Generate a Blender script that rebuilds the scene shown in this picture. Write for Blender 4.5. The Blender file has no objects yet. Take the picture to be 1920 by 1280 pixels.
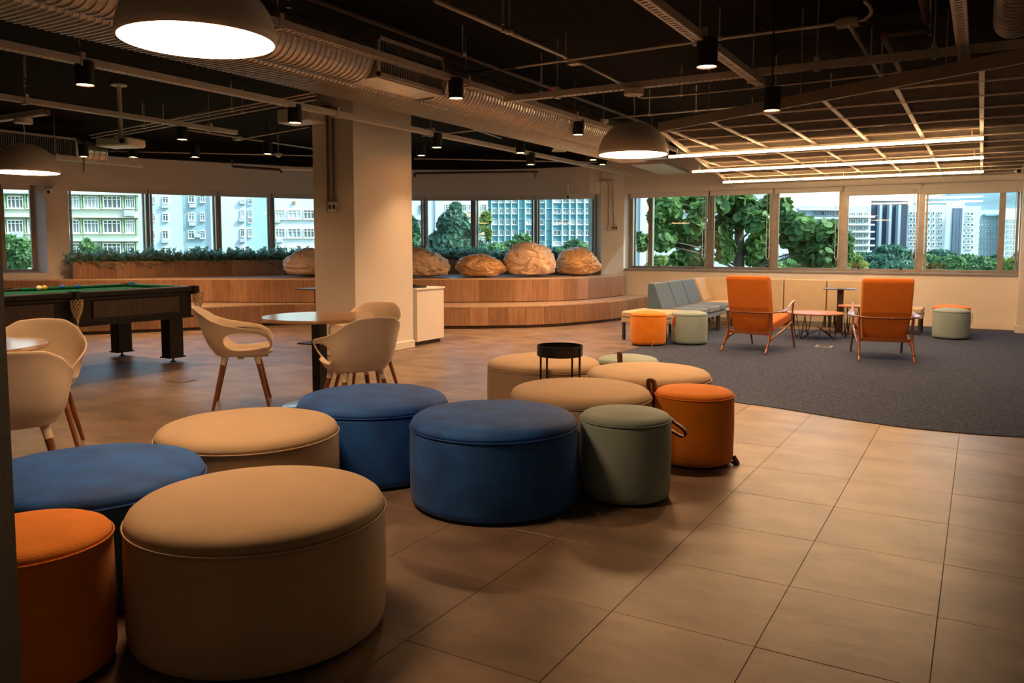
import bpy, bmesh, math, random
import numpy as np
from mathutils import Vector, Matrix, noise
random.seed(7); rng = np.random.default_rng(7)
PI = math.pi
S = bpy.context.scene
C = S.collection
# ---------------------------------------------------------------- camera
F, PIT, PY, TH, EYE = 1494.2, .0757, 575.0, .5311, 1.3
cam = bpy.data.cameras.new('camera'); co = bpy.data.objects.new('camera', cam); C.objects.link(co)
cam.sensor_width = 36; cam.lens = F / 1920 * 36; cam.shift_y = -(640 - PY) / 1920
co.location = (0, 0, EYE); co.rotation_euler = (PI / 2 - PIT, 0, TH); cam.clip_end = 2000
S.camera = co
# ---------------------------------------------------------------- light and exposure
S.view_settings.view_transform = 'Standard'; S.view_settings.look = 'None'
S.view_settings.gamma = 1; S.view_settings.use_curve_mapping = False
S.view_settings.exposure = 0.5
SKY, SUN, SPOT, LED, PEND = .50, 4.2, 70, 30, 24
WARM = (1, .54, .25)
w = bpy.data.worlds.new('world'); S.world = w; w.use_nodes = True
wn = w.node_tree.nodes; wl = w.node_tree.links
sk = wn.new('ShaderNodeTexSky'); sk.sky_type = 'NISHITA'; sk.sun_disc = False
sk.sun_elevation = math.radians(48); sk.sun_rotation = math.radians(80); sk.air_density = 1.2; sk.dust_density = 2.5
wl.new(sk.outputs[0], wn['Background'].inputs[0]); wn['Background'].inputs[1].default_value = SKY
sd = bpy.data.lights.new('sun', 'SUN'); sd.energy = SUN; sd.angle = .01; sd.color = (1, .95, .87)
so = bpy.data.objects.new('sun', sd); C.objects.link(so)
so.rotation_euler = Vector((-.80, -.20, -.64)).to_track_quat('-Z', 'Y').to_euler()

# ---------------------------------------------------------------- survey helpers (pixel of the photo -> point in the room)
cp, sp, ct, st = math.cos(PIT), math.sin(PIT), math.cos(TH), math.sin(TH)
def ray(px, py):
    u = (px - 960) / F; v = (PY - py) / F
    a, b, c = u, cp + v * sp, -sp + v * cp
    return a * ct - b * st, a * st + b * ct, c
def A(px, py, h):
    d = ray(px, py); k = (h - EYE) / d[2]
    return Vector((k * d[0], k * d[1], h))
def G(lat, dep, z=0):                      # sideways / ahead of the viewpoint -> room
    return Vector((lat * ct - dep * st, lat * st + dep * ct, z))
def PX(px, dep, z=0): return G((px - 960) / F * dep, dep, z)
def HY(py, dep): return EYE + (462 - py) / F * dep
def onplane(px, py, P0, n):
    d = Vector(ray(px, py)); o = Vector((0, 0, EYE)); t = (P0 - o).dot(n) / d.dot(n)
    return o + d * t

# ---------------------------------------------------------------- materials
def nodes(name):
    m = bpy.data.materials.new(name); m.use_nodes = True
    return m, m.node_tree.nodes, m.node_tree.links, m.node_tree.nodes['Principled BSDF']
def M(name, col, rough=.6, metal=0, var=.12, scale=6, bump=0, bscale=40, stretch=(1, 1, 1), coat=0, sheen=0, col2=None, det=4, spec=None, rnd=0, world=False, trans=0):
    m, n, l, b = nodes(name)
    b.inputs['Roughness'].default_value = rough; b.inputs['Metallic'].default_value = metal
    if coat: b.inputs['Coat Weight'].default_value = coat
    if sheen: b.inputs['Sheen Weight'].default_value = sheen
    if spec is not None: b.inputs['Specular IOR Level'].default_value = spec
    tc = n.new('ShaderNodeTexCoord'); mp = n.new('ShaderNodeMapping'); l.new(n.new('ShaderNodeNewGeometry').outputs['Position'] if world else tc.outputs['Object'], mp.inputs[0])
    mp.inputs['Scale'].default_value = stretch
    nz = n.new('ShaderNodeTexNoise'); nz.inputs['Scale'].default_value = scale; nz.inputs['Detail'].default_value = det
    l.new(mp.outputs[0], nz.inputs[0])
    src = nz.outputs['Fac']
    if rnd:                                   # each piece its own tone
        oi = n.new('ShaderNodeObjectInfo'); ad = n.new('ShaderNodeMath'); ad.operation = 'MULTIPLY_ADD'
        l.new(oi.outputs['Random'], ad.inputs[0]); ad.inputs[1].default_value = rnd; ad.inputs[2].default_value = -rnd / 2
        a2 = n.new('ShaderNodeMath'); a2.operation = 'ADD'; l.new(src, a2.inputs[0]); l.new(ad.outputs[0], a2.inputs[1]); src = a2.outputs[0]
    r = n.new('ShaderNodeValToRGB'); l.new(src, r.inputs[0])
    c1 = [max(0, c * (1 - var)) for c in col]; c2 = col2 or [min(1, c * (1 + var)) for c in col]
    r.color_ramp.elements[0].position = .3; r.color_ramp.elements[1].position = .7
    r.color_ramp.elements[0].color = (*c1, 1); r.color_ramp.elements[1].color = (*c2, 1)
    l.new(r.outputs[0], b.inputs['Base Color'])
    if trans:                                 # thin leaves let light through
        tl = n.new('ShaderNodeBsdfTranslucent'); mx = n.new('ShaderNodeMixShader'); mx.inputs[0].default_value = trans
        l.new(r.outputs[0], tl.inputs[0]); l.new(b.outputs[0], mx.inputs[1]); l.new(tl.outputs[0], mx.inputs[2]); l.new(mx.outputs[0], n['Material Output'].inputs[0])
    if bump:
        n2 = n.new('ShaderNodeTexNoise'); n2.inputs['Scale'].default_value = bscale; n2.inputs['Detail'].default_value = 5
        l.new(mp.outputs[0], n2.inputs[0]); bp = n.new('ShaderNodeBump'); bp.inputs['Strength'].default_value = bump; bp.inputs['Distance'].default_value = .01
        l.new(n2.outputs['Fac'], bp.inputs['Height']); l.new(bp.outputs[0], b.inputs['Normal'])
    return m
def EM(name, col, s):
    m, n, l, b = nodes(name); b.inputs['Base Color'].default_value = (*col, 1)
    b.inputs['Emission Color'].default_value = (*col, 1); b.inputs['Emission Strength'].default_value = s
    return m
def GLASS(name, tint=(.84, .95, .95)):
    m = bpy.data.materials.new(name); m.use_nodes = True; n = m.node_tree.nodes; l = m.node_tree.links
    n.remove(n['Principled BSDF']); t = n.new('ShaderNodeBsdfTransparent'); t.inputs[0].default_value = (*tint, 1)
    g = n.new('ShaderNodeBsdfGlossy'); g.inputs['Roughness'].default_value = .02; ge = n.new('ShaderNodeNewGeometry'); dt = n.new('ShaderNodeVectorMath'); dt.operation = 'DOT_PRODUCT'; l.new(ge.outputs['Incoming'], dt.inputs[0]); l.new(ge.outputs['Normal'], dt.inputs[1])
    def mth(op, a, b=None):
        q = n.new('ShaderNodeMath'); q.operation = op; l.new(a, q.inputs[0])
        if b is not None: q.inputs[1].default_value = b
        return q.outputs[0]
    c = mth('ABSOLUTE', dt.outputs['Value']); c = mth('MULTIPLY', c, -1); c = mth('ADD', c, 1); c = mth('POWER', c, 5); c = mth('MULTIPLY', c, .95)
    mu = n.new('ShaderNodeMath'); mu.operation = 'ADD'; mu.inputs[1].default_value = .05; l.new(c, mu.inputs[0])
    mx = n.new('ShaderNodeMixShader'); l.new(mu.outputs[0], mx.inputs[0]); l.new(t.outputs[0], mx.inputs[1]); l.new(g.outputs[0], mx.inputs[2])
    l.new(mx.outputs[0], n['Material Output'].inputs[0]); return m
wallm = M('wall_paint', (.72, .69, .65), .7, var=.03, scale=2, bump=.05, bscale=90)
ceilm = M('ceiling_black', (.012, .010, .009), .95, var=.4, scale=9, bump=.9, bscale=25, spec=.1)
bandm = M('black_band', (.014, .012, .011), .9, spec=.1)
tilem = M('vinyl_tile', (.180, .135, .106), .38, var=.30, scale=2.6, bump=.12, bscale=11, stretch=(1, 1.7, 1), det=9, rnd=.16, col2=(.262, .198, .156), world=True)
jointm = M('tile_joint', (.17, .13, .10), .7)
carpm = M('carpet', (.048, .070, .135), .97, var=.5, scale=95, bump=.8, bscale=260, col2=(.125, .165, .28), spec=.1, det=2)
woodm = M('platform_wood', (.27, .145, .08), .42, var=.16, scale=5, stretch=(6, 6, .5), bump=.04, bscale=20, rnd=.35, col2=(.36, .21, .125))
treadm = M('platform_tread', (.50, .38, .29), .22, var=.10, scale=4, stretch=(1, 5, 1))
corem = M('dark_core', (.05, .03, .02), .8)
beige = M('beige_fabric', (.50, .39, .27), .85, var=.05, scale=5, bump=.12, bscale=300, sheen=.1)
bluev = M('blue_velvet', (.005, .085, .42), .75, var=.25, scale=5, bump=.10, bscale=160, sheen=.06, col2=(.009, .14, .62))
sage = M('sage_fabric', (.27, .39, .40), .8, var=.05, scale=6, bump=.10, bscale=300, sheen=.25)
oranl = M('orange_upholstery', (.58, .150, .004), .8, var=.06, scale=8, bump=.15, bscale=240, sheen=.1)
oran = M('orange_fabric', (.76, .235, .004), .85, var=.08, scale=8, bump=.35, bscale=240, sheen=.2)
leath = M('brown_leather', (.12, .035, .015), .45, bump=.2, bscale=120)
leatho = M('tan_leather', (.40, .11, .03), .5)
blackp = M('black_base', (.006, .006, .006), .6)
blackm = M('black_metal', (.010, .010, .012), .4, metal=.3)
shell = M('chair_plastic', (.72, .62, .50), .42, var=.02)
legw = M('leg_wood', (.22, .075, .025), .4, var=.25, scale=8, stretch=(6, 6, .6))
tablem = M('table_laminate', (.40, .25, .15), .18, var=.12, scale=3, stretch=(1, 7, 1))
steel = M('brushed_steel', (.55, .57, .60), .25, metal=.9)
galv = M('galvanised', (.66, .62, .58), .34, metal=.7, var=.15, scale=12, bump=.1, bscale=30)
trayM = M('tray_metal', (.66, .60, .54), .45, metal=.3, var=.1)
pipeM = M('conduit_grey', (.48, .45, .42), .45, metal=.4)
dpipe = M('pipe_dark', (.060, .045, .045), .6)
redm = M('red_fitting', (.30, .01, .01), .5)
spotb = M('spot_black', (.008, .008, .008), .5)
lampm = M('lamp_taupe', (.80, .71, .62), .5, var=.02)
lampin = EM('lamp_glow', (1, .86, .70), 2.2)
spotE = EM('spot_glow', (1, .72, .42), 14)
ledE = EM('led_glow', (1, .60, .28), 52)
meshm = M('mesh_metal', (.72, .64, .56), .55, metal=0)
battm = M('batten_paint', (.50, .42, .34), .5)
alum = M('window_aluminium', (.30, .27, .23), .4, metal=.55)
blindm = M('blind_fabric', (.60, .58, .55), .8, var=.02)
glass = GLASS('window_glass')
sillm = M('sill_stone', (.25, .24, .23), .5)
whitem = M('white_laminate', (.74, .70, .64), .45, var=.02)
poolw = M('pool_black_wood', (.009, .006, .005), .5, spec=.3, var=.4, scale=5, stretch=(1, 6, 1))
poolp = M('pool_brown_panel', (.05, .022, .010), .45, var=.3, scale=4, stretch=(1, 6, 1))
felt = M('green_felt', (.008, .10, .055), .95, spec=.1)
netm = M('net_rope', (.80, .66, .46), .8)
beanm = M('bean_leatherette', (.70, .44, .22), .34, var=.08, scale=3, bump=.04, bscale=60)
beant = M('bean_tan', (.74, .56, .42), .38, var=.08, scale=3, bump=.04, bscale=60)
sofab = M('sofa_blue_grey', (.06, .13, .22), .85, var=.1, sheen=.3, bump=.1, bscale=250)
sofac = M('sofa_beige', (.50, .42, .31), .85, var=.04, bump=.1, bscale=250)
coppm = M('copper_wood', (.52, .24, .12), .3, var=.1, scale=4, stretch=(1, 5, 1))
walnut = M('walnut', (.20, .065, .022), .32, var=.3, scale=9, stretch=(4, 4, .7), coat=.3)
leafp = M('planter_leaf', (.10, .28, .19), .35, var=.5, scale=20, col2=(.45, .70, .55), trans=.5)
soil = M('soil', (.03, .02, .015), .9)

# ---------------------------------------------------------------- object helpers
def tag(o, label=None, cat=None, group=None, kind=None):
    if label: o['label'] = label
    if cat: o['category'] = cat
    if group: o['group'] = group
    if kind: o['kind'] = kind
    return o
def thing(name, label, cat, loc=(0, 0, 0), rz=0, group=None, kind=None):
    o = bpy.data.objects.new(name, None); C.objects.link(o); o.location = loc; o.rotation_euler = (0, 0, rz)
    o.empty_display_size = .1
    return tag(o, label, cat, group, kind)
class MB:
    def __init__(s): s.v = []; s.f = []; s.mi = []; s.cm = 0
    def add(s, vs, fs):
        k = len(s.v); s.v += [tuple(v) for v in vs]; s.f += [tuple(i + k for i in f) for f in fs]; s.mi += [s.cm] * len(fs); return s
    def box(s, c, d, R=None, ch=0):
        x, y, z = d[0] / 2, d[1] / 2, d[2] / 2
        if ch:
            pr = [(-x + ch, -y), (x - ch, -y), (x, -y + ch), (x, y - ch), (x - ch, y), (-x + ch, y), (-x, y - ch), (-x, -y + ch)]
            q = [(a * (1 - ch / x), b * (1 - ch / y)) for a, b in pr]
            L = [(q, -z), (pr, -z + ch), (pr, z - ch), (q, z)]
            vs = [(a, b, zz) for P, zz in L for a, b in P]; n = 8
            fs = [tuple(range(n))[::-1], tuple(range(3 * n, 4 * n))]
            for r in range(3): fs += [(r * n + i, r * n + (i + 1) % n, (r + 1) * n + (i + 1) % n, (r + 1) * n + i) for i in range(n)]
        else:
            vs = [(a, b, e) for e in (-z, z) for b in (-y, y) for a in (-x, x)]
            fs = [(0, 2, 3, 1), (4, 5, 7, 6), (0, 1, 5, 4), (2, 6, 7, 3), (0, 4, 6, 2), (1, 3, 7, 5)]
        c = Vector(c); vs = [c + ((R @ Vector(v)) if R is not None else Vector(v)) for v in vs]
        return s.add(vs, fs)
    def bar(s, a, b, w, h):                   # box from a to b, w sideways, h upright
        a, b = Vector(a), Vector(b); d = (b - a); L = d.length; d.normalize()
        up = Vector((0, 0, 1)) if abs(d.z) < .95 else Vector((1, 0, 0))
        x = d.cross(up).normalized(); z = x.cross(d)
        return s.box((a + b) / 2, (w, L, h), Matrix((x, d, z)).transposed())
    def tube(s, P, r, n=8, cap=True):         # round bar through P; r a number or list of (side, upright) radii
        P = [Vector(p) for p in P]; N = len(P); vs = []; fs = []; pu = None
        for i, p in enumerate(P):
            d = (P[min(i + 1, N - 1)] - P[max(i - 1, 0)]).normalized()
            if pu is None: pu = Vector((0, 0, 1)) if abs(d.z) < .9 else Vector((0, 1, 0))
            x = d.cross(pu).normalized(); u = x.cross(d).normalized(); pu = u
            rr = r if isinstance(r, (int, float)) else r[i]
            ra, rb = (rr, rr) if isinstance(rr, (int, float)) else rr
            vs += [p + x * (ra * math.cos(2 * PI * k / n)) + u * (rb * math.sin(2 * PI * k / n)) for k in range(n)]
        for i in range(N - 1): fs += [(i * n + k, i * n + (k + 1) % n, (i + 1) * n + (k + 1) % n, (i + 1) * n + k) for k in range(n)]
        if cap: fs += [tuple(range(n))[::-1], tuple(range((N - 1) * n, N * n))]
        return s.add(vs, fs)
    def lathe(s, prof, n=32, c=(0, 0, 0), closed=False):
        c = Vector(c); vs = []; fs = []
        for r, z in prof: vs += [c + Vector((r * math.cos(2 * PI * k / n), r * math.sin(2 * PI * k / n), z)) for k in range(n)]
        m = len(prof)
        for i in range(m - 1 + (1 if closed else 0)):
            j = (i + 1) % m
            fs += [(i * n + k, i * n + (k + 1) % n, j * n + (k + 1) % n, j * n + k) for k in range(n)]
        if not closed:
            if prof[0][0] > 1e-4: fs.append(tuple(range(n))[::-1])
            if prof[-1][0] > 1e-4: fs.append(tuple(range((m - 1) * n, m * n)))
        return s.add(vs, fs)
    def prism(s, poly, z0, z1):
        n = len(poly); ar = sum(poly[i][0] * poly[(i + 1) % n][1] - poly[(i + 1) % n][0] * poly[i][1] for i in range(n))
        if ar < 0: poly = poly[::-1]
        vs = [(p[0], p[1], z0) for p in poly] + [(p[0], p[1], z1) for p in poly]
        return s.add(vs, [tuple(range(n))[::-1], tuple(range(n, 2 * n))] + [(i, (i + 1) % n, n + (i + 1) % n, n + i) for i in range(n)])
    def strip(s, P, Q, z0, z1):               # slab between two matched curves
        n = len(P); vs = [(p[0], p[1], z) for z in (z0, z1) for L in (P, Q) for p in L]
        fs = []
        for i in range(n - 1):
            a, b, c, d = i, i + 1, n + i + 1, n + i
            fs += [(a, b, c, d)[::-1], tuple(k + 2 * n for k in (a, b, c, d)), (a, a + 2 * n, b + 2 * n, b)[::-1], (d, c, c + 2 * n, d + 2 * n)[::-1]]
        fs += [(0, n, 3 * n, 2 * n)[::-1], (n - 1, 2 * n - 1, 4 * n - 1, 3 * n - 1)]
        return s.add(vs, fs)
    def mesh(s, name):
        me = bpy.data.meshes.new(name); me.from_pydata(s.v, [], s.f); me.polygons.foreach_set('material_index', s.mi); return me
    def build(s, name, mats, parent=None, smooth=False, world=False, kind=None, label=None, fixn=True, bevel=0, sub=0, ang=None):
        me = s.mesh(name)
        for m in (mats if isinstance(mats, (list, tuple)) else [mats]): me.materials.append(m)
        if fixn:
            b = bmesh.new(); b.from_mesh(me); bmesh.ops.recalc_face_normals(b, faces=b.faces); b.to_mesh(me); b.free()
        if smooth: me.polygons.foreach_set('use_smooth', [True] * len(me.polygons))
        o = bpy.data.objects.new(name, me); C.objects.link(o)
        if smooth and smooth != 'all':
            try: me.set_sharp_from_angle(angle=ang or .7)
            except Exception: pass
        if parent is not None:
            o.parent = parent
            if world: o.matrix_parent_inverse = (Matrix.Translation(parent.location) @ Matrix.Rotation(parent.rotation_euler.z, 4, 'Z')).inverted()
        if bevel:
            bv = o.modifiers.new('b', 'BEVEL'); bv.width = bevel; bv.segments = 3; bv.limit_method = 'ANGLE'
        if sub:
            sv = o.modifiers.new('s', 'SUBSURF'); sv.levels = sub; sv.render_levels = sub
        if kind: o['kind'] = kind
        if label: o['label'] = label
        return o
def copy_tree(o, parent=None):
    c = o.copy(); C.objects.link(c)
    if parent is not None: c.parent = parent
    for ch in list(o.children): copy_tree(ch, c)
    return c
def place(o, loc, rz, label, group=None):
    o.location = loc; o.rotation_euler = (0, 0, rz); o['label'] = label
    if group: o['group'] = group
def lamp(name, kind, loc, e, col=WARM, parent=None, rot=(0, 0, 0), **k):
    d = bpy.data.lights.new(name, kind); d.energy = e; d.color = col
    for a, b in k.items(): setattr(d, a, b)
    o = bpy.data.objects.new(name, d); C.objects.link(o); o.location = loc; o.rotation_euler = rot
    if parent is not None: o.parent = parent
    return o
def crm(P, per=6, closed=False):              # smooth curve through P
    P = [Vector(p) for p in P]; out = []; n = len(P)
    for i in range(n - 1):
        a, b, c, d = P[max(i - 1, 0)], P[i], P[i + 1], P[min(i + 2, n - 1)]
        for k in range(per):
            t = k / per; out.append(.5 * ((2 * b) + (c - a) * t + (2 * a - 5 * b + 4 * c - d) * t * t + (3 * b - a - 3 * c + d) * t ** 3))
    out.append(P[-1]); return out
def resample(P, n):
    P = [Vector(p) for p in P]; L = [0]
    for i in range(1, len(P)): L.append(L[-1] + (P[i] - P[i - 1]).length)
    out = []; j = 0
    for k in range(n):
        t = L[-1] * k / (n - 1)
        while j < len(P) - 2 and L[j + 1] < t: j += 1
        q = (t - L[j]) / max(1e-9, L[j + 1] - L[j]); out.append(P[j].lerp(P[j + 1], q))
    return out
def length(P): return sum((P[i + 1] - P[i]).length for i in range(len(P) - 1))
def offset(P, d):                             # shift a plan curve sideways (left of travel = +)
    out = []; n = len(P)
    for i in range(n):
        t = (P[min(i + 1, n - 1)] - P[max(i - 1, 0)]); t.z = 0; t.normalize(); out.append(P[i] + Vector((-t.y, t.x, 0)) * d)
    return out
def inside(p, poly):
    r = False; n = len(poly)
    for i in range(n):
        a, b = poly[i], poly[(i + 1) % n]
        if (a[1] > p[1]) != (b[1] > p[1]) and p[0] < (b[0] - a[0]) * (p[1] - a[1]) / (b[1] - a[1]) + a[0]: r = not r
    return r
def ngons(name, V, mat, parent=None, kind=None, world=True):   # V: (n, k, 3) loose flat pieces
    n, k, _ = V.shape; me = bpy.data.meshes.new(name); me.vertices.add(n * k); me.vertices.foreach_set('co', V.reshape(-1).astype(np.float32))
    me.loops.add(n * k); me.loops.foreach_set('vertex_index', np.arange(n * k, dtype=np.int32))
    me.polygons.add(n); me.polygons.foreach_set('loop_start', np.arange(0, n * k, k, dtype=np.int32)); me.polygons.foreach_set('loop_total', np.full(n, k, dtype=np.int32))
    me.update(); me.validate(); me.materials.append(mat)
    o = bpy.data.objects.new(name, me); C.objects.link(o)
    if parent is not None:
        o.parent = parent
        if world: o.matrix_parent_inverse = Matrix.Translation(parent.location).inverted()
    if kind: o['kind'] = kind
    return o

# ================================================================ THE ROOM SHELL
ZC, ZH, ZS = 3.2, 2.32, .86                  # ceiling, window head, window sill
YW = 14.55                                   # inner face of the right-hand window wall
HEAD = [(-230, 333), (-90, 339), (0, 343), (66, 345.3), (132, 347.5), (280, 354), (480, 361), (590, 364.5), (772, 367.5), (950, 367), (1130, 362.5)]
fac = crm([A(x, y, 2.32).xy.to_3d() for x, y in HEAD], 6)
fac[-1] = Vector((-6.42, 14.40, 0))
facI = resample(fac, 97)                     # inner face of the curved window wall, left to right
def along(px, facI=None):                    # point of the curved wall seen at a given pixel column
    facI = facI or globals()['facI']
    for i in range(len(facI) - 1):
        a, b = facI[i], facI[i + 1]
        pa = [960 + F * (q.x * ct + q.y * st) / (-q.x * st + q.y * ct) for q in (a, b)]
        if pa[0] <= px <= pa[1] + 1e-6: return i, (px - pa[0]) / (pa[1] - pa[0] + 1e-9), a.lerp(b, (px - pa[0]) / (pa[1] - pa[0] + 1e-9))
    return (0, 0.0, facI[0]) if px < 500 else (len(facI) - 2, 1.0, facI[-1])
def struct(name, mb, m, **k):
    o = mb.build(name, m, **k); o['kind'] = 'structure'; return o
XR, YB, XL = 3.4, -2.6, -14.4
_fo = offset(facI, .3)
roomp = [(XL, YB), (XR + .2, YB), (XR + .2, 14.86), (-6.2, 14.86)] + [(p.x, p.y) for p in _fo[::-8]]
floor = struct('floor', MB().prism(roomp, -.25, -.004), jointm)
struct('ceiling', MB().prism(roomp, ZC, ZC + .25), ceilm)
struct('wall_back', MB().box(((XL + XR) / 2, YB - .1, ZC / 2), (XR - XL + .4, .2, ZC)), wallm)
struct('wall_right', MB().box((XR + .1, 6.2, ZC / 2), (.2, 18, ZC)), wallm)
struct('wall_left', MB().box((XL - .1, 1.4, ZC / 2), (.2, 8.2, ZC)), wallm)
# right window wall
wb = MB()
wb.box((-1.45, YW + .15, ZS / 2 - .01), (9.9, .3, ZS - .02)); wb.box((-1.45, YW + .15, (ZH + 2.95) / 2), (9.9, .3, 2.95 - ZH))
wb.box((2.0, YW + .15, (ZS + ZH) / 2), (2.96, .3, ZH - ZS))
struct('wall_front', wb, wallm)
struct('trim_1', MB().box((-1.45, YW + .1, 3.08), (9.9, .5, .26)), bandm)
struct('baseboard_front', MB().box((-1.0, YW - .012, .055), (3.3, .022, .11)).box((-1.0, YW - .006, .125), (3.3, .012, .03)), whitem)
# pier between the curved and the straight window wall (with the sunlit reveal)
struct('wall_pier', MB().prism([(-6.42, 14.36), (-6.02, YW), (-5.97, 14.85), (-6.6, 15.3), (-6.8, 14.6)], 0, 2.95), wallm)
# right-hand column
struct('wall_column', MB().box((.87, 14.35, 1.6), (.72, .5, 3.2)).box((.87, 14.34, .055), (.78, .55, .11)), wallm)
# curved wall: below, above and the pier beside the left window
iL = along(88)[2]; iR = along(133)[2]
facO = offset(facI, .3)
lo = MB().strip(facI, facO, 0, ZS); struct('wall_curved', lo, wallm)
struct('wall_curved_head', MB().strip(facI, facO, ZH, 2.85), wallm)
struct('trim_2', MB().strip(offset(facI, -.16), facO, 2.85, ZC), bandm)
n_ = (facI[1] - facI[0])
def pierseg(a, b, name):
    ia, ib = along(a), along(b); P = [ia[2]] + facI[ia[0] + 1:ib[0] + 1] + [ib[2]]
    struct(name, MB().strip(P, offset(P, .3), ZS, ZH), wallm)
pierseg(91, 134, 'wall_pier_left')
pierseg(-229, -92, 'wall_pier_far_left')
cv1 = offset(facI, .28); ja, jb = along(91)[2], along(67, cv1)[2]; jo = (jb - ja).normalized()
struct('trim_4', MB().prism([tuple(ja.xy), tuple(jb.xy), tuple((jb + jo * .25 + n_.normalized() * .2).xy), tuple((ja + n_.normalized() * .3 + jo * .1).xy)], ZS, ZH), wallm)
# square white column in the room
PC = A(724.6, 660.3, 0); pcx = PC.x; y1, y2 = 7.42, 8.58; x0 = pcx - .66
def findY(px, X):
    d = ray(px, 460); return X * d[1] / d[0]
def findX(px, Y):
    d = ray(px, 460); return Y * d[0] / d[1]
y1 = findY(665, pcx); y2 = findY(773, pcx); x0 = findX(589.5, y1)
col = struct('wall_pillar', MB().box(((x0 + pcx) / 2, (y1 + y2) / 2, ZC / 2), (pcx - x0, y2 - y1, ZC)), wallm)
struct('baseboard_pillar', MB().box(((x0 + pcx) / 2, (y1 + y2) / 2, .05), (pcx - x0 + .04, y2 - y1 + .04, .10), ch=.008), whitem)
# dark jamb close to the camera at the left edge
q1 = G(-.945, 1.42)
struct('trim_3', MB().box((q1.x - .1 * ct, q1.y - .1 * st, 1.0), (.2, .12, 2.0), Matrix.Rotation(TH, 3, 'Z')), M('jamb_dark', (.07, .055, .04), .6, bump=.2))

# ================================================================ WINDOWS
def window(name, bays, zs, zh, sub=(), blind=None, mw=.085):
    """bays: plan points left to right (mullion centres); sub: (bay, fraction) of a second upright"""
    t = thing(name, None, None, (bays[0].x, bays[0].y, zs), kind='structure')
    n = len(bays)
    nrm = []
    for i in range(n - 1):
        a, b = bays[i], bays[i + 1]; d = (b - a).normalized(); inn = Vector((d.y, -d.x, 0))
        fr = MB()
        for z, hh in ((zs + .03, .06), (zh - .03, .06)): fr.bar((*a.xy, z), (*b.xy, z), .07, hh)
        fr.build('window_frame', alum, t, world=True)
        ca = a.lerp(b, .02); cb = a.lerp(b, .98)
        MB().bar((*ca.xy, (zs + zh) / 2), (*cb.xy, (zs + zh) / 2), .008, zh - zs - .1).build('pane', glass, t, world=True)
        # inner sash lines
        sl = MB()
        for e in (ca.lerp(cb, .035), ca.lerp(cb, .965)): sl.bar((*(e + inn * .015).xy, zs + .05), (*(e + inn * .015).xy, zh - .05), .03, .03)
        sl.build('sash', alum, t, world=True)
        bz = zh - .02 - (blind[i] if blind else .07)
        bl = MB(); pa, pb = a + inn * .10 + d * .02, b + inn * .10 - d * .02
        bl.bar((*pa.xy, zh - .045), (*pb.xy, zh - .045), .06, .085)
        if blind and blind[i] > .1: bl.bar((*pa.xy, (bz + zh - .05) / 2), (*pb.xy, (bz + zh - .05) / 2), .006, zh - .05 - bz); bl.bar((*pa.xy, bz), (*pb.xy, bz), .02, .03)
        br = bl.build('roller_blind', blindm, t, world=True)
        if blind:
            q = b + inn * .13 - d * .06
            MB().tube([(q.x, q.y, zh - .08), (q.x, q.y, zs + .25), (*(q - d * .02).xy, zs + .2), (*(q - d * .05).xy, zs + .25), (*(q - d * .05).xy, zh - .08)], .004, 4).build('blind_chain', whitem, br)
            br.children[0].matrix_parent_inverse = Matrix()
    for i in range(n):
        d = (bays[min(i + 1, n - 1)] - bays[max(i - 1, 0)]).normalized(); p = bays[i]
        MB().box((p.x, p.y, (zs + zh) / 2), (mw, .10, zh - zs), Matrix.Rotation(math.atan2(d.y, d.x), 3, 'Z')).build('mullion', alum, t, world=True)
    for i, f in sub:
        a, b = bays[i], bays[i + 1]; p = a.lerp(b, f); d = (b - a).normalized()
        MB().box((p.x, p.y, (zs + zh) / 2), (mw, .10, zh - zs), Matrix.Rotation(math.atan2(d.y, d.x), 3, 'Z')).build('mullion', alum, t, world=True)
    return t
YG = 14.78
bx = [onplane(p, 440, Vector((0, YG, 0)), Vector((0, 1, 0))).x for p in (1184, 1332, 1452, 1581, 1727, 1917)]
wr = window('window_3', [Vector((x, YG, 0)) for x in bx], ZS, ZH, sub=[(0, .26), (4, .80)], blind=[.07, .075, .075, .13, .15])
MB().box((-2.7, 14.66, ZS - .005), (6.6, .28, .03)).build('sill', sillm, wr, world=True)
for px in (1238, 1303, 1612, 1690):
    x = onplane(px, 500, Vector((0, YG, 0)), Vector((0, 1, 0))).x
    MB().box((x, YG - .06, ZS + .075), (.03, .05, .03)).bar((x, YG - .08, ZS + .085), (x - .1, YG - .10, ZS + .085), .014, .014).build('window_handle', blackp, wr, world=True)
gl = offset(facI, .16)
def bays(pxs, cv=None): return [along(p, cv or gl)[2] for p in pxs]
w1 = window('window_1', bays([-95, 8, 66], offset(facI, .28)), ZS, ZH, mw=.06)
w2 = window('window_2', bays([128, 280, 410, 510, 604, 700, 797, 890, 1005, 1118, 1133]), ZS, ZH, mw=.06)
MB().strip(*[offset([along(p)[2] for p in (-95, 0, 84)], d) for d in (.02, .2)], ZS - .01, ZS + .015).build('sill', sillm, w1, world=True)
i0, f0, q0 = along(120)
bm_ = bays([118, 134]); MB().bar((*bm_[0].xy, (ZS + ZH) / 2), (*bm_[0].lerp(bm_[1], .4).xy, (ZS + ZH) / 2), .05, ZH - ZS).build('window_frame', alum, w2, world=True)

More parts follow.
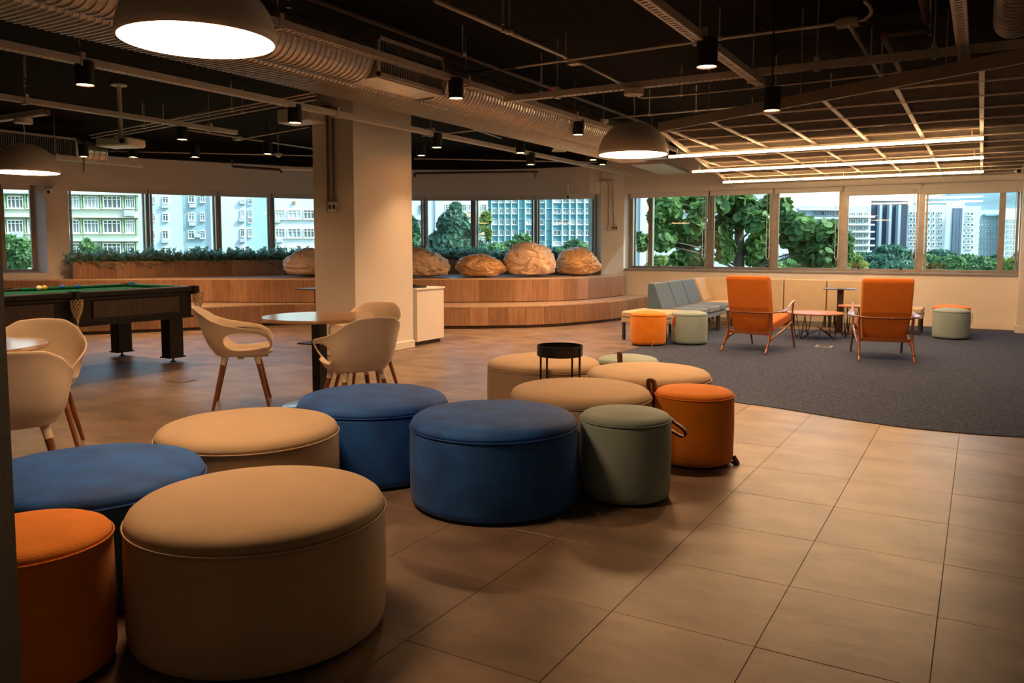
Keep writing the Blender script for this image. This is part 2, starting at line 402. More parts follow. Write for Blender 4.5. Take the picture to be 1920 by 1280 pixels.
# ================================================================ STEPPED PLATFORM AND PLANTER
def unit(P): return [Vector((p[0], p[1], 0)) for p in P]
lowP = crm(unit([A(-160, 640, 0), A(60, 631, 0), A(180, 627, 0), A(292, 622.5, 0), A(400, 617.5, 0), A(512, 610.5, 0), A(589, 608.5, 0), A(700, 613.5, 0), A(832, 616.5, 0), A(910, 616, 0), A(1010, 614, 0), A(1085, 609, 0), A(1160, 601, 0), A(1200, 592.5, 0), (-5.36, 14.5)]), 8)
upP = crm(unit([A(-160, 573.5, .36), A(60, 570, .36), A(180, 568.5, .36), A(312, 566.5, .36), A(400, 566.5, .36), A(512, 567, .36), A(590, 567.5, .36), A(700, 567.6, .36), A(832, 566.8, .36), A(910, 566.5, .36), A(985, 566, .36), A(1085, 562.5, .36), A(1150, 556, .36), (-5.92, 14.36)]), 8)
lowP, upP = resample(lowP, 97), resample(upP, 97)
backP = resample([p for p in facI] + [Vector((-6.42, 14.42, 0))], 97)
plat = thing('stepped_platform', 'two-tier curved wooden seating platform along the curved window wall', 'platform', (-8.5, 10.5, 0))
backL = [p for p in backP]; backL[-1] = Vector((-5.5, 14.53, 0)); backL[-2] = Vector((-6.1, 14.5, 0)); backL[-3] = Vector((-6.35, 14.38, 0))
def tier(front, back, z0, z1, nm):
    MB().strip(offset(front, .02), back, z0, z1 - .02).build('tier_core', corem, plat, world=True)
    MB().strip(offset(front, -.008), back, z1 - .02, z1).build('tread', treadm, plat, world=True)
    n = int(length(front) / .30); R = resample(front, n + 1)
    for i in range(n):
        a, b = R[i], R[i + 1]; d = (b - a).normalized()
        if i == n - 1 and nm == 'x': break
        MB().bar((*(a + d * .0015).xy, (z0 + z1) / 2 - .005 + (.02 if z0 == 0 else 0)), (*(b - d * .0015).xy, (z0 + z1) / 2 - .005 + (.02 if z0 == 0 else 0)), .018, z1 - z0 - .03 - (.04 if z0 == 0 else 0)).build('board', woodm, plat, world=True)
tier(lowP, backL, 0, .36, 'low'); tier(upP, backP, .36, .76, 'up')
pf = offset(facI, -.34); pl0 = along(139)[0]; pf = pf[pl0:]; pb = offset(facI, -.015)[pl0:]
pf[-1] = Vector((-6.46, 14.07, 0))
plr = thing('planter_box', 'long low curved wooden planter box under the curved windows', 'planter', (pf[0].x, pf[0].y, .76))
ZP = 1.045
MB().strip(offset(pf, .02), pb, .762, ZP - .04).build('planter_core', corem, plr, world=True)
MB().strip(offset(pf, .06), pb, ZP - .04, ZP - .03).build('soil', soil, plr, world=True, kind='stuff')
n = int(length(pf) / .32); R = resample(pf, n + 1)
for i in range(n):
    a, b = R[i], R[i + 1]; d = (b - a).normalized()
    MB().bar((*(a + d * .0015).xy, (.762 + ZP) / 2), (*(b - d * .0015).xy, (.762 + ZP) / 2), .02, ZP - .764).build('board', woodm, plr, world=True)
MB().bar((*pf[0].xy, .9), (*pb[0].xy, .9), .02, .28).build('end_panel', woodm, plr, world=True)
# feathery plants
def fern_mesh(seed):
    r = random.Random(seed); mb = MB()
    for k in range(16):
        an = r.random() * 2 * PI; el = r.uniform(.35, 1.3); L = r.uniform(.13, .25)
        P = []
        for t in range(7):
            q = t / 6; P.append(Vector((math.cos(an) * L * q * math.cos(el), math.sin(an) * L * q * math.cos(el), L * q * math.sin(el) - .10 * q * q * (1.4 - el))))
        for t in range(1, 7):
            d = (P[t] - P[t - 1]).normalized(); sd_ = d.cross(Vector((0, 0, 1))).normalized(); 
            for s in (-1, 1):
                ll = .085 * (1 - t / 9) * r.uniform(.7, 1.3); e = P[t] + sd_ * s * ll + Vector((0, 0, r.uniform(-.02, .03)))
                mb.add([P[t] - d * .016, e - d * .006, e + d * .014, P[t] + d * .02], [(0, 1, 2, 3)])
        for t in range(6):
            w_ = Vector((0, 0, .003)); mb.add([P[t] - w_, P[t + 1] - w_, P[t + 1] + w_, P[t] + w_], [(0, 1, 2, 3)])
    return mb.mesh('fern')
fm = [fern_mesh(i) for i in range(5)]
for m_ in fm: m_.materials.append(leafp)
npl = int(length(pf) / .15); Rf = resample(pf, npl); Rb = resample(pb, npl)
for i in range(npl - 2):
    for f, zz in ((.28, 0), (.68, .02)):
        p = Rf[i].lerp(Rb[i], f); o = bpy.data.objects.new('fern', fm[(i + int(f * 10)) % 5]); C.objects.link(o)
        o.location = (p.x, p.y, ZP - .035 + zz); o.rotation_euler = (0, 0, i * 2.4); s_ = .85 + .45 * random.random(); 
        if i % 13 == 4 and f < .5: s_ *= 1.4
        o.scale = (s_, s_, s_ * 1.05)
        tag(o, 'small feathery green plant growing in the long curved window planter', 'plant', 'feathery plants in the window planter')

# ================================================================ FLOOR TILES AND CARPET
carp_edge = crm(unit([(-3.74, 10.4), (-3.76, 9.63), A(1121, 673, 0), (-3.35, 7.6), (-2.5, 6.98), A(1377, 754, 0), A(1440, 762.5, 0), A(1655, 796.5, 0), A(1800, 812, 0), A(1920, 820, 0), (1.5, 6.75), (3.3, 7.5)]), 6)
carpP = [p.xy.to_tuple() for p in carp_edge] + [(3.35, 14.5), (-1.22, 14.5), (-1.22, 13.25), (-2.56, 13.0), (-3.6, 12.72), (-3.72, 11.6)]
carp = MB().prism(carpP, -.003, .006).build('carpet', carpm); tag(carp, 'grey-blue fitted carpet with a curved edge under the lounge seats', 'carpet')
tx, ty = .503, .5405; jw = .0018; cand = []
lowpoly = [(p.x, p.y) for p in offset(lowP, .35)] + [(-6, 15.5), (-18, 15.5), (-18, 5)]
for i in range(-36, 9):
    for j in range(-9, 27):
        cx, cy = -.335 + tx * i, 2.83 + ty * j
        if cy > 14.5 or cx > 3.2 or cx < -14.2: continue
        dep = -cx * st + cy * ct; lat = cx * ct + cy * st
        if inside((cx, cy), lowpoly): continue
        if all(inside((cx + a, cy + b), carpP) for a in (-.25, .25) for b in (-.27, .27)): continue
        cand.append((dep if dep > .9 and abs(lat) / dep < .7 else 99, cx, cy))
cand.sort()
tb = MB().box((0, 0, -.003), (tx - jw, ty - jw, .006), ch=.0008).mesh('tile'); tb.materials.append(tilem)
rest = MB()
for k, (d_, cx, cy) in enumerate(cand):
    dz = random.uniform(-.0004, .0004)
    if k < 299:
        o = bpy.data.objects.new('tile', tb); C.objects.link(o); o.parent = floor; o.location = (cx, cy, dz)
    else: rest.box((cx, cy, -.003 + dz), (tx - jw, ty - jw, .006))
rest.build('tile_field', tilem, floor, kind='stuff')
# floor boxes
for (px, py, nm, lb, m1) in ((340, 714, 'floor_box', 'small square floor outlet cover near the pool table', jointm), (1545, 650, 'floor_box', 'pale floor outlet cover on the carpet before the coffee table', pipeM)):
    p = A(px, py, 0); t = thing(nm, lb, 'floor outlet', (p.x, p.y, 0 if px < 999 else .006))
    MB().box((0, 0, .002), (.20, .20, .004)).build('frame', m1, t); MB().box((0, 0, .0045), (.15, .15, .004)).build('lid', tilem if px < 999 else carpm, t)

# ================================================================ POUFS
def pouf(name, R, h, mat, label, loc, rz=0, group=None, handles=(), lm=leath):
    t = thing(name, label, 'pouf', loc, rz, group)
    e = .052 if R > .3 else .034
    MB().lathe([(R - .03, 0), (R - .03, .016)], 64).build('base', blackp, t, smooth=True)
    body = [(R - .022, .014), (R - .006, .022), (R, .05), (R + .003, h * .5), (R, h - e - .02), (R - .003, h - e)]
    MB().lathe(body, 64).build('side_cover', mat, t, smooth='all')
    top = [(R - .001, h - e), (R - .004, h - e * .68), (R - .013, h - e * .36), (R - .030, h - e * .12), (R - .055, h + .001), (R - .10, h + .008), (R * .5, h + .012), (R * .15, h + .014), (0, h + .014)]
    me = MB().lathe(top, 64)
    me.v = [(x, y, z + .004 * noise.noise(Vector((x * 6 + loc[0] * 9, y * 6 + loc[1] * 7, 0))) * (1 if z > h - .001 else 0)) for x, y, z in me.v]
    me.build('top_panel', mat, t, smooth='all')
    MB().tube([Vector(((R + .002) * math.cos(a), (R + .002) * math.sin(a), h - e)) for a in [2 * PI * k / 64 for k in range(65)]], .0032, 6, cap=False).build('piping', mat, t, smooth='all')
    for a, zz, kind in handles:
        o = MB(); ca, sa = math.cos(a), math.sin(a); rad = Vector((ca, sa, 0)); tg = Vector((-sa, ca, 0)); tg = (tg + rad * .8).normalized() if kind != 'flap' else tg; p0 = rad * (R + .002) + Vector((0, 0, zz))
        if kind == 'up': P = [p0 + rad * x + Vector((0, 0, z)) for x, z in ((0, -.10), (.002, -.03), (.0, .0), (.004, .05), (.016, .085), (.032, .088), (.036, .06), (.022, .0), (.008, -.05), (.004, -.1))]
        elif kind == 'out': P = [p0 + rad * x + Vector((0, 0, z)) for x, z in ((0, .05), (.02, .03), (.055, .005), (.082, -.02), (.085, -.04), (.07, -.045), (.04, -.03), (.015, -.015), (0, -.01))]
        elif kind == 'tab': P = [p0 + rad * x + Vector((0, 0, z)) for x, z in ((-.004, .0), (.008, -.02), (.02, -.04), (.016, -.045), (-.004, -.03))]
        else: P = [p0 + rad * x + tg * y + Vector((0, 0, z)) for x, y, z in ((0, 0, .05), (.014, 0, .04), (.022, .004, 0), (.02, .006, -.05), (.012, .006, -.075), (.006, .004, -.05), (.004, 0, .02))]
        P = crm(P, 4); vs = []; wv = .019
        for p in P: vs += [p - tg * wv, p + tg * wv]
        o.add(vs, [(2 * i, 2 * i + 1, 2 * i + 3, 2 * i + 2) for i in range(len(P) - 1)])
        q = o.build('leather_handle', lm, t, smooth='all', fixn=False); sf = q.modifiers.new('s', 'SOLIDIFY'); sf.thickness = .006
    return t
RB, RS, HB, HS = .426, .234, .448, .443
gB = 'wide round poufs'
for nm, mt, lat, dep, lb in (
        ('round_pouf', beige, -.869, 2.682, 'large beige round pouf closest to the viewer, beside the half-hidden orange stool'),
        ('round_pouf', bluev, -.093, 4.024, 'large blue round pouf touching the sage green stool in the centre'),
        ('round_pouf', bluev, -.800, 4.545, 'large blue round pouf in front of the round cafe table'),
        ('round_pouf', beige, -1.278, 3.812, 'large beige round pouf between the two outer blue poufs'),
        ('round_pouf', bluev, -1.645, 3.035, 'large blue round pouf at the left edge behind the orange stool'),
        ('round_pouf', beige, .415, 4.775, 'wide beige pouf directly behind the sage green stool'),
        ('round_pouf', beige, .24, 5.985, 'wide beige pouf behind the black tray table'),
        ('round_pouf', beige, .945, 5.475, 'wide beige pouf behind the orange stool at the right of the cluster')):
    g = G(lat, dep); pouf(nm, RB, HB, mt, lb, g, random.random() * 6)
def small(lat, dep, mt, lb, handles=(), lm=leath, z=0): g = G(lat, dep, z); return pouf('pouf_stool', RS, HS, mt, lb, g, TH, None, handles, lm)
small(.592, 4.101, sage, 'small sage green pouf stool beside the blue pouf in the foreground', [(.10, .35, 'out')])
small(1.103, 4.769, oran, 'small orange pouf stool at the front right of the pouf cluster', [(PI * .93, .40, 'up'), (-.35, .05, 'tab')])
small(-1.475, 2.365, oran, 'small orange pouf stool at the bottom left corner of the picture')
small(.90, 6.15, sage, 'small pale green pouf stool tucked behind the beige poufs', [(-PI * .62, .42, 'up')])
def atfloor(px, py, R, z=0.006): d = A(px, py, 0); v = Vector((d.x, d.y, 0)).normalized(); q = d + v * R; q.z = z; return q
p = atfloor(1215, 650, RS); pouf('pouf_stool', RS, .425, oran, 'small orange pouf stool in front of the beige bench', p, TH, None, [(-PI / 2, .05, 'tab')])
p = atfloor(1292, 648.5, RS); pouf('pouf_stool', RS, .425, sage, 'small sage pouf stool in front of the blue-grey sofa, tan loop on its left', p, TH, None, [(PI * 1.12, .32, 'flap')], leatho)
p = atfloor(1782, 638, RS); pouf('pouf_stool', RS, .415, sage, 'small sage pouf stool by the right wall in front of an orange one', p, TH, None, [(-.55, .31, 'flap')], leatho)
p2 = p + Vector((ray(1779, 600)[0], ray(1779, 600)[1], 0)).normalized() * .52; p2.z = .006
pouf('pouf_stool', RS + .012, .425, oran, 'small orange pouf stool hidden behind the sage one by the right wall', p2, TH)

# black tray side table between the poufs
g = G(.325, 5.375); t = thing('tray_table', 'small round black metal tray table standing among the beige poufs', 'side table', g, TH + .15)
MB().lathe([(0, .56), (.152, .56), (.156, .565), (.156, .632), (.152, .632), (.150, .57), (0, .568)], 40).build('tray', blackm, t, smooth=True)
for k in range(4):
    a = PI / 4 + k * PI / 2; MB().box((.157 * math.cos(a), .157 * math.sin(a), .31), (.012, .012, .62)).build('leg', blackm, t)
MB().bar((.1, .1, .12), (-.1, -.1, .12), .01, .01).bar((-.1, .1, .12), (.1, -.1, .12), .01, .01).build('stretcher', blackm, t)

# ================================================================ WHITE SHELL ARMCHAIRS
def shell_chair(label, loc, rz):
    t = thing('shell_armchair', label, 'chair', loc, rz)
    NU, NV = 72, 16; PM = math.radians(146)
    def interp(x, T):
        for (a, p), (b, q) in zip(T, T[1:]):
            if x <= b: k = (x - a) / (b - a); k = k * k * (3 - 2 * k) * .35 + k * .65; return p + (q - p) * k
        return T[-1][1]
    def wall(u, v):                           # u -1..1 around, v 0..1 up
        ph = u * PM; a = abs(math.degrees(ph))
        top = interp(a, [(0, .82), (26, .812), (40, .775), (54, .715), (70, .68), (95, .655), (115, .635), (128, .60), (138, .54), (146, .455)])
        zb = .452; z = zb + (top - zb) * v
        ex = 3.0
        c, s = math.cos(ph), math.sin(ph)
        rr = (abs(s) ** ex + abs(c) ** ex) ** (-1 / ex)
        bx_, by_ = .205 * rr * s, -.205 * rr * c
        hgt = z - zb
        fl = 1 - math.exp(-hgt / .05)
        back = max(0, c)
        bx_ *= 1 + .20 * fl + hgt * .45 * (1 - .4 * back)
        by_ = by_ * (1 + .12 * fl) - (hgt * .33 + .01 * fl) * back ** 1.2
        if c < 0: by_ += -c * (.03 + .05 * fl)
        lip = .012 * v ** 8
        return Vector((bx_ + lip * s, by_ - lip * c, z))
    mb = MB(); U = [-1 + 2 * i / NU for i in range(NU + 1)]; V_ = [j / NV for j in range(NV + 1)]
    vs = [wall(u, v) for v in V_ for u in U]
    W = NU + 1; fs = []
    def hole(u, v):                           # arm loop opening on each side
        a = abs(u) * 146; ca, cv = 101, .46
        return (abs(a - ca) / 37) ** 2.4 + (abs(v - cv - (a - ca) * .002) / .35) ** 2.4
    for j in range(NV):
        for i in range(NU):
            uc, vc = (U[i] + U[i + 1]) / 2, (V_[j] + V_[j + 1]) / 2
            if hole(uc, vc) < 1: continue
            fs.append((j * W + i, j * W + i + 1, (j + 1) * W + i + 1, (j + 1) * W + i))
    used = {}
    for f in fs:
        for a, b in zip(f, f[1:] + f[:1]): used[frozenset((a, b))] = used.get(frozenset((a, b)), 0) + 1
    for e, c in used.items():                 # round off the opening's stepped rim
        if c == 1:
            for k in e:
                i, j = k % W, k // W
                if 0 < i < NU and 0 < j < NV:
                    h_ = hole(U[i], V_[j]) ** (1 / 2.4); a = abs(U[i]) * 146; s_ = 1 if U[i] > 0 else -1
                    a2 = 101 + (a - 101) / h_; v2 = .46 + (a - 101) * .002 + (V_[j] - .46 - (a - 101) * .002) / h_
                    vs[k] = wall(s_ * a2 / 146, v2)
    mb.add(vs, fs)
    ring = [wall(u, 0) for u in U]; na = 9    # close the ring across the front, then the seat pan
    front = []
    pa, pb = ring[-1], ring[0]
    for k in range(1, na): q = k / na; x = pa.lerp(pb, q); x.y += .035 * math.sin(PI * q); x.z -= .006 * math.sin(PI * q); front.append(x)
    full = ring + front; n = len(full); base = len(mb.v)
    pv = []; sc_ = [(.97, -.018), (.88, -.032), (.6, -.037), (.3, -.039)]
    for s_, dz in sc_: pv += [Vector((p.x * s_, p.y * s_ + .0, p.z + dz * (1 if abs(p.y) < 9 else 1))) for p in full]
    pv.append(Vector((0, 0, .452 - .040)))
    fvs = front
    mb.v += [tuple(v) for v in fvs] + [tuple(v) for v in pv]
    idx0 = list(range(W)) + [base + k for k in range(len(front))]; o0 = base + len(front)
    rings = [idx0] + [[o0 + r * n + k for k in range(n)] for r in range(4)]; cen = o0 + 4 * n
    for r in range(4):
        for k in range(n): mb.f.append((rings[r][k], rings[r][(k + 1) % n], rings[r + 1][(k + 1) % n], rings[r + 1][k])); mb.mi.append(0)
    for k in range(n): mb.f.append((rings[4][k], rings[4][(k + 1) % n], cen)); mb.mi.append(0)
    o = mb.build('shell', shell, t, smooth='all')
    sf = o.modifiers.new('s', 'SOLIDIFY'); sf.thickness = .011; sf.offset = 0
    sv = o.modifiers.new('v', 'SUBSURF'); sv.levels = 1; sv.render_levels = 1
    MB().box((0, 0, .402), (.30, .05, .02)).box((0, .1, .402), (.05, .22, .02)).build('under_frame', shell, t)
    for sx in (-1, 1):
        for sy in (-1, 1):
            a = Vector((sx * .135, sy * .125, .405)); b = Vector((sx * .225, sy * .215, 0)); m_ = a.lerp(b, .14)
            lg = MB().tube([m_, b], [.0185, .012], 12).build('leg', legw, t, smooth=True)
            MB().tube([a.lerp(b, -.03), a.lerp(b, .05), m_], [.026, .021, .0215], 12).build('leg_socket', shell, lg, smooth=True)
    return t
c0 = shell_chair('white plastic armchair with wooden legs at the left of the cafe table, side on', (-5.22, 4.49, 0), -PI / 4 + .02)
def chair(lat, dep, yaw, lb):
    c = copy_tree(c0); p = G(lat, dep); place(c, p, yaw, lb); return c
chair(-1.13, 5.72, TH + .62, 'white plastic armchair at the cafe table, its back towards the viewer')
chair(-1.245, 6.74, TH + PI - .22, 'white plastic armchair on the far side of the cafe table, by the pillar')
chair(-2.50, 3.93, TH + .60, 'white plastic armchair at the left edge, turned away, nearest the blue pouf')
chair(-3.0, 5.0, TH + PI + .45, 'white plastic armchair across the left-edge table, below the pool table')
def round_table(lb, loc, r, h, z0=.0):
    t = thing('cafe_table', lb, 'table', loc)
    MB().lathe([(0, h - .028), (r - .008, h - .028), (r, h - .022), (r, h - .006), (r - .004, h), (0, h)], 64).build('tabletop', tablem, t, smooth=True)
    MB().box((0, 0, (h - .03) / 2), (.085, .085, h - .04)).build('column', blackm, t)
    MB().box((0, 0, h - .036), (.5, .05, .014)).box((0, 0, h - .036), (.05, .5, .014)).build('top_bracket', blackm, t)
    MB().lathe([(0, 0), (.30, 0), (.31, .006), (.30, .014), (.06, .022), (0, .022)], 48).build('base_plate', steel, t, smooth=True)
tb_ = A(598, 592, .74); round_table('round wooden cafe table with black column before the white pillar', (tb_.x, tb_.y, 0), .445, .74)
g = G(-3.13, 4.48); round_table('round table cut by the left edge between two white armchairs', g, .44, .74)

# ================================================================ POOL TABLE
def pool():
    ori = Vector((-8.32, 4.58, 0)); t = thing('pool_table', 'black wooden pool table with green felt and rope-net pockets', 'pool table', ori)
    X, Y = .66, 1.44; h = .85
    rail = MB()
    for sx in (-1, 1): rail.box((sx * (X - .06), 0, h - .03), (.12, 2 * Y - .14, .06), ch=.01)
    for sy in (-1, 1): rail.box((0, sy * (Y - .06), h - .03), (2 * X - .14, .12, .06), ch=.01)
    rail.build('rail', poolw, t)
    MB().box((0, 0, h - .045), (2 * X - .22, 2 * Y - .22, .03)).build('playing_bed', felt, t)
    cu = MB()
    for sx in (-1, 1):
        for sy in (-1, 1): cu.box((sx * (X - .135), sy * (Y / 2 - .03), h - .012), (.05, Y - .26, .028), ch=.008)
    for sy in (-1, 1): cu.box((0, sy * (Y - .135), h - .012), (2 * X - .46, .05, .028), ch=.008)
    cu.build('cushion', felt, t)
    MB().box((0, 0, h - .20), (2 * X - .14, 2 * Y - .14, .27)).build('apron', poolw, t)
    for sx in (-1, 1):
        for sy in (-1, 1): MB().box((sx * (X - .062), sy * .70, h - .19), (.02, 1.0, .17)).build('panel', poolp, t)
    MB().box((0, 0, h - .34), (2 * X - .10, 2 * Y - .12, .025)).box((0, 0, h - .075), (2 * X - .06, 2 * Y - .06, .03)).build('moulding', poolw, t)
    for sx in (-1, 1):
        for sy in (-1, 1):
            x, y = sx * (X - .19), sy * (Y - .24)
            lg = MB().box((x, y, .045 + (h - .10) / 2), (.15, .19, h - .11), ch=.012).box((x, y, .055), (.17, .21, .015)).build('leg', poolw, t)
            MB().lathe([(.030, 0), (.032, .008), (.012, .014), (.012, .05)], 12, (x, y, 0)).build('levelling_foot', blackm, lg, smooth=True)
            if sx > 0: MB().lathe([(0, 0), (.010, .001), (.010, .004), (0, .005)], 10, (x + .076, y, .75)).lathe([(0, 0), (.010, .001), (.010, .004), (0, .005)], 10, (x + .076, y, .66)).build('bolt', steel, lg)
    for i, (px_, py_) in enumerate([(X - .02, 0), (-X + .02, 0), (X - .03, Y - .03), (-X + .03, Y - .03), (X - .03, -Y + .03), (-X + .03, -Y + .03)]):
        ou = Vector((px_, py_, 0)).normalized(); cx, cy = px_ - ou.x * .03, py_ - ou.y * .03
        MB().lathe([(.055, h - .012), (.058, h + .004), (.064, h + .004), (.068, h - .075), (.058, h - .08)], 20, (cx, cy, 0)).build('pocket', poolw, t, smooth=True)
        nx, ny = cx + ou.x * .045, cy + ou.y * .045
        if i > 1: nx, ny = cx + ou.x * .05, cy + ou.y * .05
        nb = MB(); lv = []
        for k in range(9):
            q = k / 8; r_ = .056 * (1 - q ** 3 * .72) - .006 * q; z_ = h - .07 - .20 * q
            lv.append([Vector((nx + r_ * math.cos(2 * PI * (m + .5 * (k % 2)) / 10), ny + r_ * math.sin(2 * PI * (m + .5 * (k % 2)) / 10), z_)) for m in range(10)])
        for k in range(8):
            for m in range(10):
                o_ = 1 if k % 2 else 0
                nb.tube([lv[k][m], lv[k + 1][m]], .0042, 4, cap=False); nb.tube([lv[k][m], lv[k + 1][(m + (1 if k % 2 else -1)) % 10]], .0042, 4, cap=False)
        nb.tube([(nx, ny, h - .265), (nx, ny, h - .29), (nx, ny, h - .315), (nx, ny, h - .36)], [.014, .017, .008, .016], 8)
        nb.build('net_pocket', netm, t)
    return t
pool()
ballm = {k: M('ball_' + k, c, .12, var=.02, coat=.5) for k, c in (('white', (.8, .74, .62)), ('blue', (.01, .09, .42)), ('yellow', (.62, .40, .03)))}
for px, py, k, lb in ((38, 538, 'white', 'white cue ball on the pool table'), (55, 535, 'blue', 'blue ball beside the white cue ball'), (68, 538.5, 'yellow', 'yellow ball right of the cue ball, half behind the rail'),
                      (146, 537, 'blue', 'blue ball alone in the middle of the pool table'), (232, 531.5, 'blue', 'left one of two blue balls touching at the far end'), (242, 531.5, 'blue', 'right one of two blue balls touching at the far end')):
    p = A(px, py, .85); p.x = max(-8.80, min(-7.86, p.x))
    o = MB().lathe([(0, -.029)] + [(.029 * math.cos(a), .029 * math.sin(a)) for a in [(-1.2 + 2.4 * q / 10) for q in range(11)]] + [(0, .029)], 20).build('pool_ball', ballm[k], None, smooth='all')
    o.location = (p.x, p.y, .849); tag(o, lb, 'ball')

# ================================================================ CABINET, TALL TABLE
xc = -6.3; t = thing('low_cabinet', 'white low cabinet standing against the pillar', 'cabinet', (xc - .24, 8.60, 0))
MB().box((-.01, 0, .40), (.44, .60, .70)).box((0, 0, .74), (.48, .64, .025)).build('body', whitem, t, bevel=.003)
MB().box((0, 0, .025), (.38, .54, .05)).build('plinth', corem, t)
dr = MB().box((.222, 0, .385), (.018, .60, .66)).build('door', whitem, t, bevel=.002)
MB().lathe([(0, 0), (.006, 0), (.006, .002), (0, .002)], 10, (.232, .22, .66)).build('keyhole', blackp, dr)
o = thing('serving_tray', 'black tray lying on the white cabinet', 'tray', (xc - .22, 8.42, .753))
MB().box((0, 0, .004), (.30, .34, .008)).box((.145, 0, .012), (.01, .34, .022)).box((-.145, 0, .012), (.01, .34, .022)).box((0, .165, .012), (.30, .01, .022)).box((0, -.165, .012), (.30, .01, .022)).build('tray_body', blackm, o)
MB().tube([(-.1, -.1, .03), (0, -.02, .045), (.08, .06, .03)], .007, 6).tube([(-.05, .1, .03), (.05, .02, .04)], .006, 6).build('cable', blackp, o)
p = PX(596, 10.65); t = thing('tall_table', 'black topped pedestal table mostly hidden behind the pillar', 'table', p)
MB().box((0, 0, .735), (.42, .42, .018), ch=.006).build('tabletop', blackm, t); MB().box((0, 0, .37), (.07, .07, .72)).build('column', blackm, t); MB().box((0, 0, .008), (.40, .40, .016)).build('base_plate', blackm, t)

# ================================================================ BEAN BAGS
def beanbag(lb, px, pyb, wpx, hpx, mt, seed, lean=0, dent=0, knot=None):
    q = A(px, pyb, .76); v = Vector((q.x, q.y, 0)).normalized(); dep0 = -q.x * st + q.y * ct
    Rr = wpx * dep0 / F / 2; q = q + v * (Rr * .55); dep = -q.x * st + q.y * ct; Rr = wpx * dep / F / 2; Hh = hpx * dep / F; Rd = min(Rr, .42)
    b = bmesh.new(); bmesh.ops.create_icosphere(b, subdivisions=6, radius=1)
    r = random.Random(seed); ks = Vector(knot or (.2, -.55, .8)).normalized()
    off = Vector((seed * 3.1, seed * 1.7, 0))
    for vv in b.verts:
        n_ = vv.co.normalized(); d = 1.0
        an = (n_ - ks).length
        az = math.atan2(n_.dot(ks.orthogonal().normalized()), n_.dot(ks.cross(ks.orthogonal()).normalized()))
        rid = 1 - abs(noise.noise(Vector((math.cos(az) * 1.9, math.sin(az) * 1.9, seed + an * .7)))) * 3.2
        d += .11 * (rid - .5) * math.exp(-an * 1.1)
        d += .15 * noise.noise(n_ * 1.3 + off)
        x = n_ * 1.25 + off + Vector((noise.noise(n_ * 1.4 + off), noise.noise(n_ * 1.6 - off), noise.noise(n_ * 1.5 + off * 2))) * 1.1
        x.z *= 1.6
        q1_ = noise.noise(x); q2_ = noise.noise(x * 1.9 + off)
        d -= .085 * (1 - min(1, abs(q1_) * 4)) ** 1.6; d -= .030 * (1 - min(1, abs(q2_) * 4)) ** 1.5
        if dent: d -= dent * math.exp(-(an / .45) ** 2)
        p = n_ * d
        z = p.z
        z = -.62 + (z + .62) * (.35 if z < -.62 else 1)
        hz = (z + .80) / 1.80
        x_ = p.x * (1 + .16 * (1 - hz)) + lean * hz
        vv.co = Vector((x_ * Rr * .93, p.y * Rd, max(0, hz) * Hh))
    me = bpy.data.meshes.new('bean_bag'); b.to_mesh(me); b.free(); me.materials.append(mt); me.polygons.foreach_set('use_smooth', [True] * len(me.polygons))
    o = bpy.data.objects.new('bean_bag', me); C.objects.link(o); o.location = (q.x, q.y, .757); o.rotation_euler = (0, 0, math.atan2(q.y, q.x) - PI / 2); tag(o, lb, 'bean bag')
beanbag('light tan bean bag half hidden by the pillar on its left side', 592, 519, 116, 54, beant, 3, 0, 0, (-.5, -.5, .7))
beanbag('light brown bean bag emerging from the right side of the pillar', 790, 520.5, 116, 56, beant, 5, -.2, .0, (-.3, -.4, .9))
beanbag('low caramel bean bag with a gathered dent in its middle', 899, 520, 94, 44, beanm, 8, 0, .22, (.05, -.62, .75))
beanbag('largest and tallest bean bag, crumpled tan, second from the right', 994, 519.5, 100, 66, beant, 11, -.05, 0, (.3, -.75, .4))
beanbag('glossy caramel bean bag at the right end of the row', 1086, 517, 82, 54, beanm, 14, -.12, 0, (.4, -.7, -.1))

# ================================================================ LOUNGE: SOFAS AND BENCHES
def seat_module(t, x, y, w_, d_, mt, rz=0, back=True, hs=.40, hb=.77, legm=walnut, tag_legs=True):
    """module with its back towards local -y; x,y centre of the seat"""
    R = Matrix.Rotation(rz, 3, 'Z'); c = Vector((x, y, 0))
    def P(a, b, z): return c + R @ Vector((a, b, z))
    MB().box(P(0, 0, hs - .045), (w_ - .012, d_, .09), R, ch=.02).build('seat_cushion', mt, t, smooth=True)
    MB().box(P(0, 0, hs - .125), (w_ - .008, d_ - .02, .065), R, ch=.008).build('seat_base', mt, t)
    if back:
        tl = .13; m = MB(); vs = []
        y0 = -d_ / 2
        for sx in (-1, 1):
            for b_, z in ((y0 - .12, hs - .16), (y0 + .13, hs - .0), (y0 - .01, hb), (y0 - .10, hb)):
                vs.append(P(sx * (w_ / 2 - .006), b_, z))
        m.add(vs, [(0, 1, 2, 3), (4, 7, 6, 5), (0, 4, 5, 1), (1, 5, 6, 2), (2, 6, 7, 3), (3, 7, 4, 0)]).build('backrest', mt, t, bevel=.018)
    for sx in (-1, 1):
        for sy in (-1, 1):
            MB().box(P(sx * (w_ / 2 - .035), sy * (d_ / 2 - .04), (hs - .16) / 2), (.035, .035, hs - .158), R).build('leg', legm, t)
dleg = M('leg_dark', (.035, .028, .022), .5)
zc_ = .006
t = thing('blue_sofa', 'blue-grey three-seat sofa side with slanted backs, left of the beige wall sofa', 'sofa', (-3.75, 11.85, 0))
for k in range(3): seat_module(t, .02, -.62 + .625 * k, .625, .62, sofab, -PI / 2, True, legm=dleg)
t = thing('corner_seat', 'beige corner seat between the blue-grey sofa and the wall sofa', 'sofa', (-3.73, 13.55, 0))
